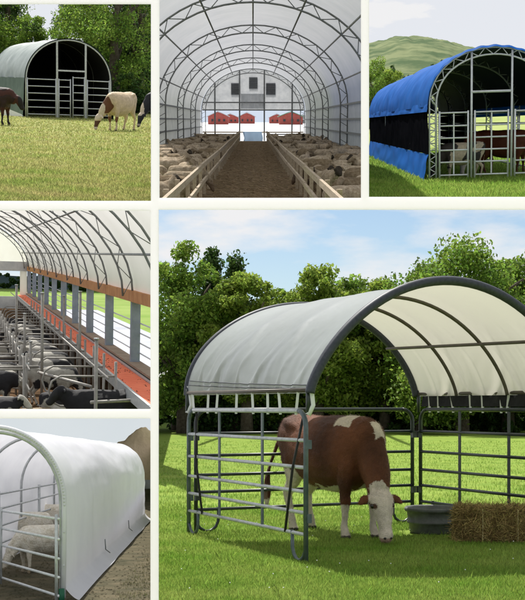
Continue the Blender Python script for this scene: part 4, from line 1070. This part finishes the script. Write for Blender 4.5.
# ================================================================== middle left: the cattle barn
FR=F4
M['cream_cover']=mat('cream_fabric',(.80,.79,.75),.5,(.86,.85,.82),.4,.15,2,trans=.5,spec=.2)
M['orange_beam']=mat('stained_timber_beam',(.42,.17,.05),.7,(.55,.26,.09),2,.3,12)
M['bluepost']=mat('blue_grey_post',(.22,.26,.32),.5,(.30,.34,.40),3)
M['concrete']=mat('brown_concrete',(.22,.16,.11),.9,(.33,.25,.18),1.6,.5,8)
M['belt']=mat('orange_red_belt',(.72,.12,.04),.6,(.80,.18,.07),2.5,.4,14)
M['feed']=mat('feed_crumbs',(.10,.035,.02),.95)
M['slab']=mat('brown_slurry_floor',(.05,.028,.013),.9,(.12,.07,.035),1.1,.6,8,spec=.04)
M['apron']=mat('pale_yard',(.36,.38,.43),.9,(.48,.5,.55),.3,.3,2)
M['field4']=mat('lime_field',(.16,.27,.05),.95,(.30,.38,.12),.09,spec=.05)
M['rusty']=mat('worn_grey_pipe',(.24,.23,.21),.55,(.36,.34,.31),5,metal=.3)
gx4=lambda px,d:(px+35)/FPX*d
END=95
poly('barn_floor',[(-6,31.5),(4.75,31.5),(4.75,END),(-6,END)],'slab','wet brown floor of the cattle barn')
poly('yard',[(4.85,22),(9.8,22),(9.8,160),(4.85,160)],'apron','pale concrete yard outside the cattle barn openings',z=-.01)
poly('field',[(9.8,45),(gx4(151.6,150)-.1,150),(-30,150),(-30,END+1),(4.8,END+1),(9.8,END)],'field4','lime green field outside the cattle barn',z=.0)
poly('field',[(9.8,30),(gx4(151.6,66),66),(gx4(151.6,149),149),(9.8,149)],'field4','lime green field seen through the right openings',z=-.014) if False else None
P=[]
for k in range(46):
    d=random.uniform(140,149); x=-24+k*1.0; 
    if x>gx4(147,d)-1.5: break
    h=random.uniform(1.2,2.4); P.append(crown_points(h,1.1,350,500+k,.03,5,'column')+np.array([x,d,0]))
tag(link('hedge',np_mesh('hedge',leaves(np.concatenate(P),.22),4),'leaf_dark'),'far hedge at the end of the field outside the cattle barn','hedge',None,'stuff')
mb=MB(); mb.sheet(lambda u,v: Vector((-40+(gx4(149,149.5)+40)*u,149.5+6*v,(1.8+1.0*noise.noise((u*6,0,3)))*v)),40,3)
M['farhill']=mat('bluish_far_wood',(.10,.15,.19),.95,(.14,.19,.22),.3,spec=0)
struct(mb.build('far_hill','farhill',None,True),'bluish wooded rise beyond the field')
# barn shell
bt=thing('cattle_barn','long fabric roofed cattle barn with blue grey posts and open right side','barn',(4.6,24,0))
ob=Vector((4.6,24,0)); CX,AX,BZ,E0=-3.4,8.0,4.4,3.0
def rib4(th,d,off=0): return Vector((CX+(AX+off)*math.cos(th),d,E0+(BZ+off)*math.sin(th)))-ob
ds=[21.8,28.3,34.8,41.3,47.9,54.4,61,67.6,74.2,80.8,87.4,94.6]
def cov4(u,v):
    th=PI*.999*u; d=20+(END-20)*v; bay=((d-21.8)/6.57)%1; return rib4(th,d,.08-.07*math.sin(PI*bay))
mb=MB(); mb.sheet(cov4,60,150); mb.build('roof_cover','cream_cover',bt,True)
for d in ds:
    mb=MB(); n=30
    for off in(-.02,-.30): mb.tube([rib4(PI*i/n,d,off) for i in range(n+1)],.03,6)
    for i in range(n): mb.tube([rib4(PI*i/n,d,-.02 if i%2 else -.30),rib4(PI*(i+1)/n,d,-.30 if i%2 else -.02)],.012,5)
    mb.build('arch_truss','truss',bt,True)
for th in(16,34,52,72,95,125):
    mb=MB(); a=math.radians(th); mb.tube([rib4(a,20,-.2),rib4(a,END,-.2)],.03,6); mb.build('purlin','truss',bt,True)
mb=MB(); mb.box((.06,36,3.0),(.30,76,.30)); mb.build('eave_beam','orange_beam',bt)
mb=MB(); mb.box((-.17,36,3.35),(.08,75,.22)); mb.build('gutter_board','concrete',bt) if False else None
mb=MB(); mb.box((.08,36,.55),(.24,76,1.1)); mb.build('low_wall','concrete',bt)
mb=MB(); mb.box((.05,36,1.13),(.40,76,.06)); mb.build('wall_coping','concrete',bt)
for d in ds:
    mb=MB(); mb.box((.06,d-24,2.0),(.26,.22,1.68)); mb.build('side_post','bluepost',bt)
for z in(1.4,1.68,1.96,2.24):
    mb=MB(); mb.tube([(.2,-3,z),(.2,71,z)],.022,6); mb.build('guard_rail','galv_bright',bt,True)
# end wall with doorway
mb=MB(); n=30
for i in range(n):
    x0=CX+AX*math.cos(PI*i/n); x1=CX+AX*math.cos(PI*(i+1)/n); z0=E0+BZ*math.sin(PI*i/n); z1=E0+BZ*math.sin(PI*(i+1)/n)
    mb.add([(x0-4.6,END-24,3.0),(x1-4.6,END-24,3.0),(x1-4.6,END-24,max(3.0,z1)),(x0-4.6,END-24,max(3.0,z0))],[(3,2,1,0)])
mb.build('end_wall','cream_cover',bt)
mb=MB(); mb.box((-4.2,71-.15,3.15),(9,.2,.7)); mb.build('door_header','panel',bt)
for x in(-.35,-2.4,-4.6): 
    mb=MB(); mb.box((x,71-.15,1.4),(.5 if x==-.35 else .2,.2,2.8)); mb.build('end_post','cream_cover' if x==-.35 else 'bluepost',bt)
mb=MB(); mb.box((-3.5,71,.45),(7,.15,.9)); mb.build('end_sill','panel',bt)
# feed belt
f=thing('feed_belt','long orange red feed conveyor belt with grey steel side along the stalls','conveyor',(3.78,24,0))
mb=MB(); mb.box((.31,35,1.0),(.60,72,.05)); mb.build('belt','belt',f)
mb=MB(); mb.box((-.03,35,.90),(.07,72,.26)); mb.build('side_plate','galv',f)
mb=MB(); mb.box((.65,35,.93),(.05,72,.28)); mb.build('side_plate','galv',f)
for k in range(24): mb=MB(); mb.box((.1 ,1+k*3.0,.40),(.09,.09,.80)); mb.build('support_leg','rusty',f)
mb=MB()
for k in range(900):
    d=1/random.uniform(1/90,1/24); x=abs(random.gauss(0,.2)) if random.random()<.7 else random.uniform(0,.6); x=min(.62,x+.04*math.sin(d)); s=random.uniform(.006,.018)*(1+d*.015)
    if noise.noise((d*.45,x*3,2))<-.05: continue
    mb.add([(x+.02-s,d-24,1.026),(x+.02,d-24-s*2,1.026),(x+.02+s,d-24,1.026),(x+.02,d-24+s*2,1.026),(x+.02,d-24,1.026+s*.6)],[(0,1,4),(1,2,4),(2,3,4),(3,0,4)])
tag(mb.build('feed_crumbs','feed',None,loc=(3.8,24,0)),'dark feed crumbs strewn along the orange belt',None,None,'stuff')
# stall dividers
names=['front','second','third','fourth','fifth','sixth','seventh','eighth','ninth','tenth','eleventh','twelfth','thirteenth','fourteenth','fifteenth','sixteenth']
st=None
def divider(label,x,d,pw=.035,h=1.25):
    t=thing('stall_divider',label,'stall divider',(x,d,0),0,'tubular stall dividers of the cattle barn')
    mb=MB(); mb.tube([(0,0,0),(0,0,h+.35)],pw,8); mb.build('post','rusty',t,True)
    mb=MB(); mb.tube([(0,0,h),(-1.3,0,h),(-1.5,0,h-.12),(-1.58,0,h-.35),(-1.5,0,h-.62),(-1.3,0,h-.72),(-.3,0,.5),(0,0,.45)],.024,8); mb.build('loop_rail','rusty',t,True)
    return t
st=divider('front stall divider of the row beside the feed belt',3.5,29.5)
sites=[(3.5,29.5+2.6*k,'beside the feed belt') for k in range(16)]
for k,(x,d,w) in enumerate(sites[1:],1): dup(st,'%s stall divider of the row beside the feed belt'%names[k],(x,d,0))
for k in range(12): dup(st,'%s stall divider of the row left of the walkway'%names[k],(1.45,31.8+2.5*k,0),0,.95)
for k in range(10): dup(st,'%s stall divider of the farthest left row'%names[k],(-1.3,38+3.4*k,0),0,.95)
for k,(px,d,ztop,lab) in enumerate([(39,34,3.05,'tallest thin grey stanchion left of the walkway'),(92.5,27.4,2.27,'grey stanchion in front of the black lying cow'),(76,36,3.05,'tall stanchion in the middle of the stalls'),(60,46,2.6,'stanchion further back beside the feed belt'),(22,40,2.2,'short stanchion at the left stalls'),(28,36,1.6,'lowest stanchion at the left stalls'),(14,44,3.0,'tall stanchion near the left edge')]):
    x=gx4(px,d); t=thing('stanchion',lab,'post',(x,d,0),0,'grey pipe stanchions of the cattle barn')
    mb=MB(); mb.tube([(0,0,0),(0,0,ztop)],.04 if d<30 else .04,10); mb.build('pipe','rusty',t,True)
    mb=MB(); mb.tube([(0,0,ztop),(0,0,ztop+.03)],.06 if d<30 else .055,10); mb.build('cap','galv',t,True)
    mb=MB(); mb.lathe([(.13,0),(.13,.03),(.07,.035)],12); mb.build('base_plate','rusty',t)
for k,(p0,d0,p1,d1,z,lab) in enumerate([(-40,33,39,33.6,1.1,'front horizontal rail across the left stalls'),(39,33.6,92,30,.95,'rail from the tall stanchion to the belt stalls'),(-30,36,24,37,1.1,'second horizontal rail across the left stalls'),(-30,41,16,42,1.1,'third horizontal rail across the left stalls'),(-40,30.5,50,31.5,.2,'lowest kerb rail at the bottom left'),(92,28,140,28.5,.8,'rail running right behind the black lying cow')]):
    a=F4.deep(p0,300,d0);a.z=z; c=F4.deep(p1,300,d1);c.z=z
    mb=MB(); mb.tube([Vector((0,0,0)),c-a],.04 if k!=4 else .07,8); tag(mb.build('stall_rail','rusty' if k!=4 else 'timber',None,True,loc=tuple(a)),lab,'rail','horizontal rails of the cattle stalls')
for k,(X,z,d0,d1,lab) in enumerate([(1.55,1.25,31,90,'long upper neck rail running down the left side of the stalls'),(1.55,.75,31,90,'long lower neck rail running down the left side of the stalls'),(3.15,1.35,28,90,'long rail running beside the feed belt above the cattle'),(-1.2,1.3,33,90,'long rail beyond the left row of cattle')]):
    mb=MB(); mb.tube([(0,0,0),(0,d1-d0,0)],.03,8); tag(mb.build('neck_rail','rusty',None,True,loc=(X,d0,z)),lab,'rail','long neck rails of the cattle stalls')
for k in range(15):
    d=32.5+3.0*k; t=thing('rail_post','%s thin post carrying the neck rails left of the stalls'%['front','second','third','fourth','fifth','sixth','seventh','eighth','ninth','tenth','eleventh','twelfth','thirteenth','fourteenth','fifteenth'][k],'post',(1.55,d,0),0,'thin posts of the neck rails')
    mb=MB(); mb.tube([(0,0,0),(0,0,1.55)],.035,8); mb.build('pipe','rusty',t,True)
    mb=MB(); mb.box((0,0,1.25),(.12,.12,.1)); mb.build('clamp','galv',t)
# cows
hol=[cow_variant('up',coat((.018,.017,.02),(.03,.03,.03),(.5,.47,.42),(.42,.40,.35),7,.12,None,1.8),.036,.3),
     cow_variant('graze',coat((.42,.40,.35),(.04,.04,.04),(.6,.56,.5),(.02,.02,.022),3,.0,None,1.9),.036,-.2),
     cow_variant('level',coat((.018,.017,.02),(.7,.66,.6),(.5,.47,.42),(.42,.40,.35),13,.05,None,1.7),.036,.2)]
lie=[cow_variant('lie',coat((.012,.012,.014),(.02,.02,.02),(.02,.02,.02)),.03,0), cow_variant('lie',coat((.018,.017,.02),(.6,.56,.5),(.5,.47,.42),(.42,.40,.35),5,.06,None,1.8),.036,.3)]
put_cow(lie[0],'solid black cow lying at the bottom of the cattle barn, head to the left',(gx4(98,29.5),29.4,.12),PI,1.0,'cows of the cattle barn')
g=random.Random(11)
for k in range(15):
    d=31.8+2.6*k; i=g.choice([0,1,2]); a=g.choice([0,PI])+g.uniform(-.3,.3) if False else g.uniform(-.35,.35)
    put_cow(hol[i] if g.random()<.75 else lie[1],'black and white cow in the %s stall beside the feed belt'%names[k],(2.45+g.uniform(-.15,.15),d,0),a,.76,'cows of the cattle barn')
for k in range(15):
    d=30.5+2.5*k; i=g.choice([0,1,2]); put_cow(hol[i] if g.random()<.6 else lie[1],'black and white cow in the %s stall left of the walkway'%names[k],(.62+g.uniform(-.15,.15),d,0),g.uniform(-.4,.4),.78,'cows of the cattle barn')
for k in range(8):
    d=38+3.6*k; i=g.choice([0,1,2]); put_cow(hol[i],'black and white cow in the %s place of the farthest left row'%names[k],(-1.2+g.uniform(-.15,.15),d,0),g.uniform(-.4,.4),.9,'cows of the cattle barn')
put_cow(hol[1],'white faced cow showing just beyond the feed belt against the low wall',(gx4(117,31.5)+.05,31.5,.0),PI,.5,'cows of the cattle barn') if False else None
trim(right=154.6,top=206,bottom=414)
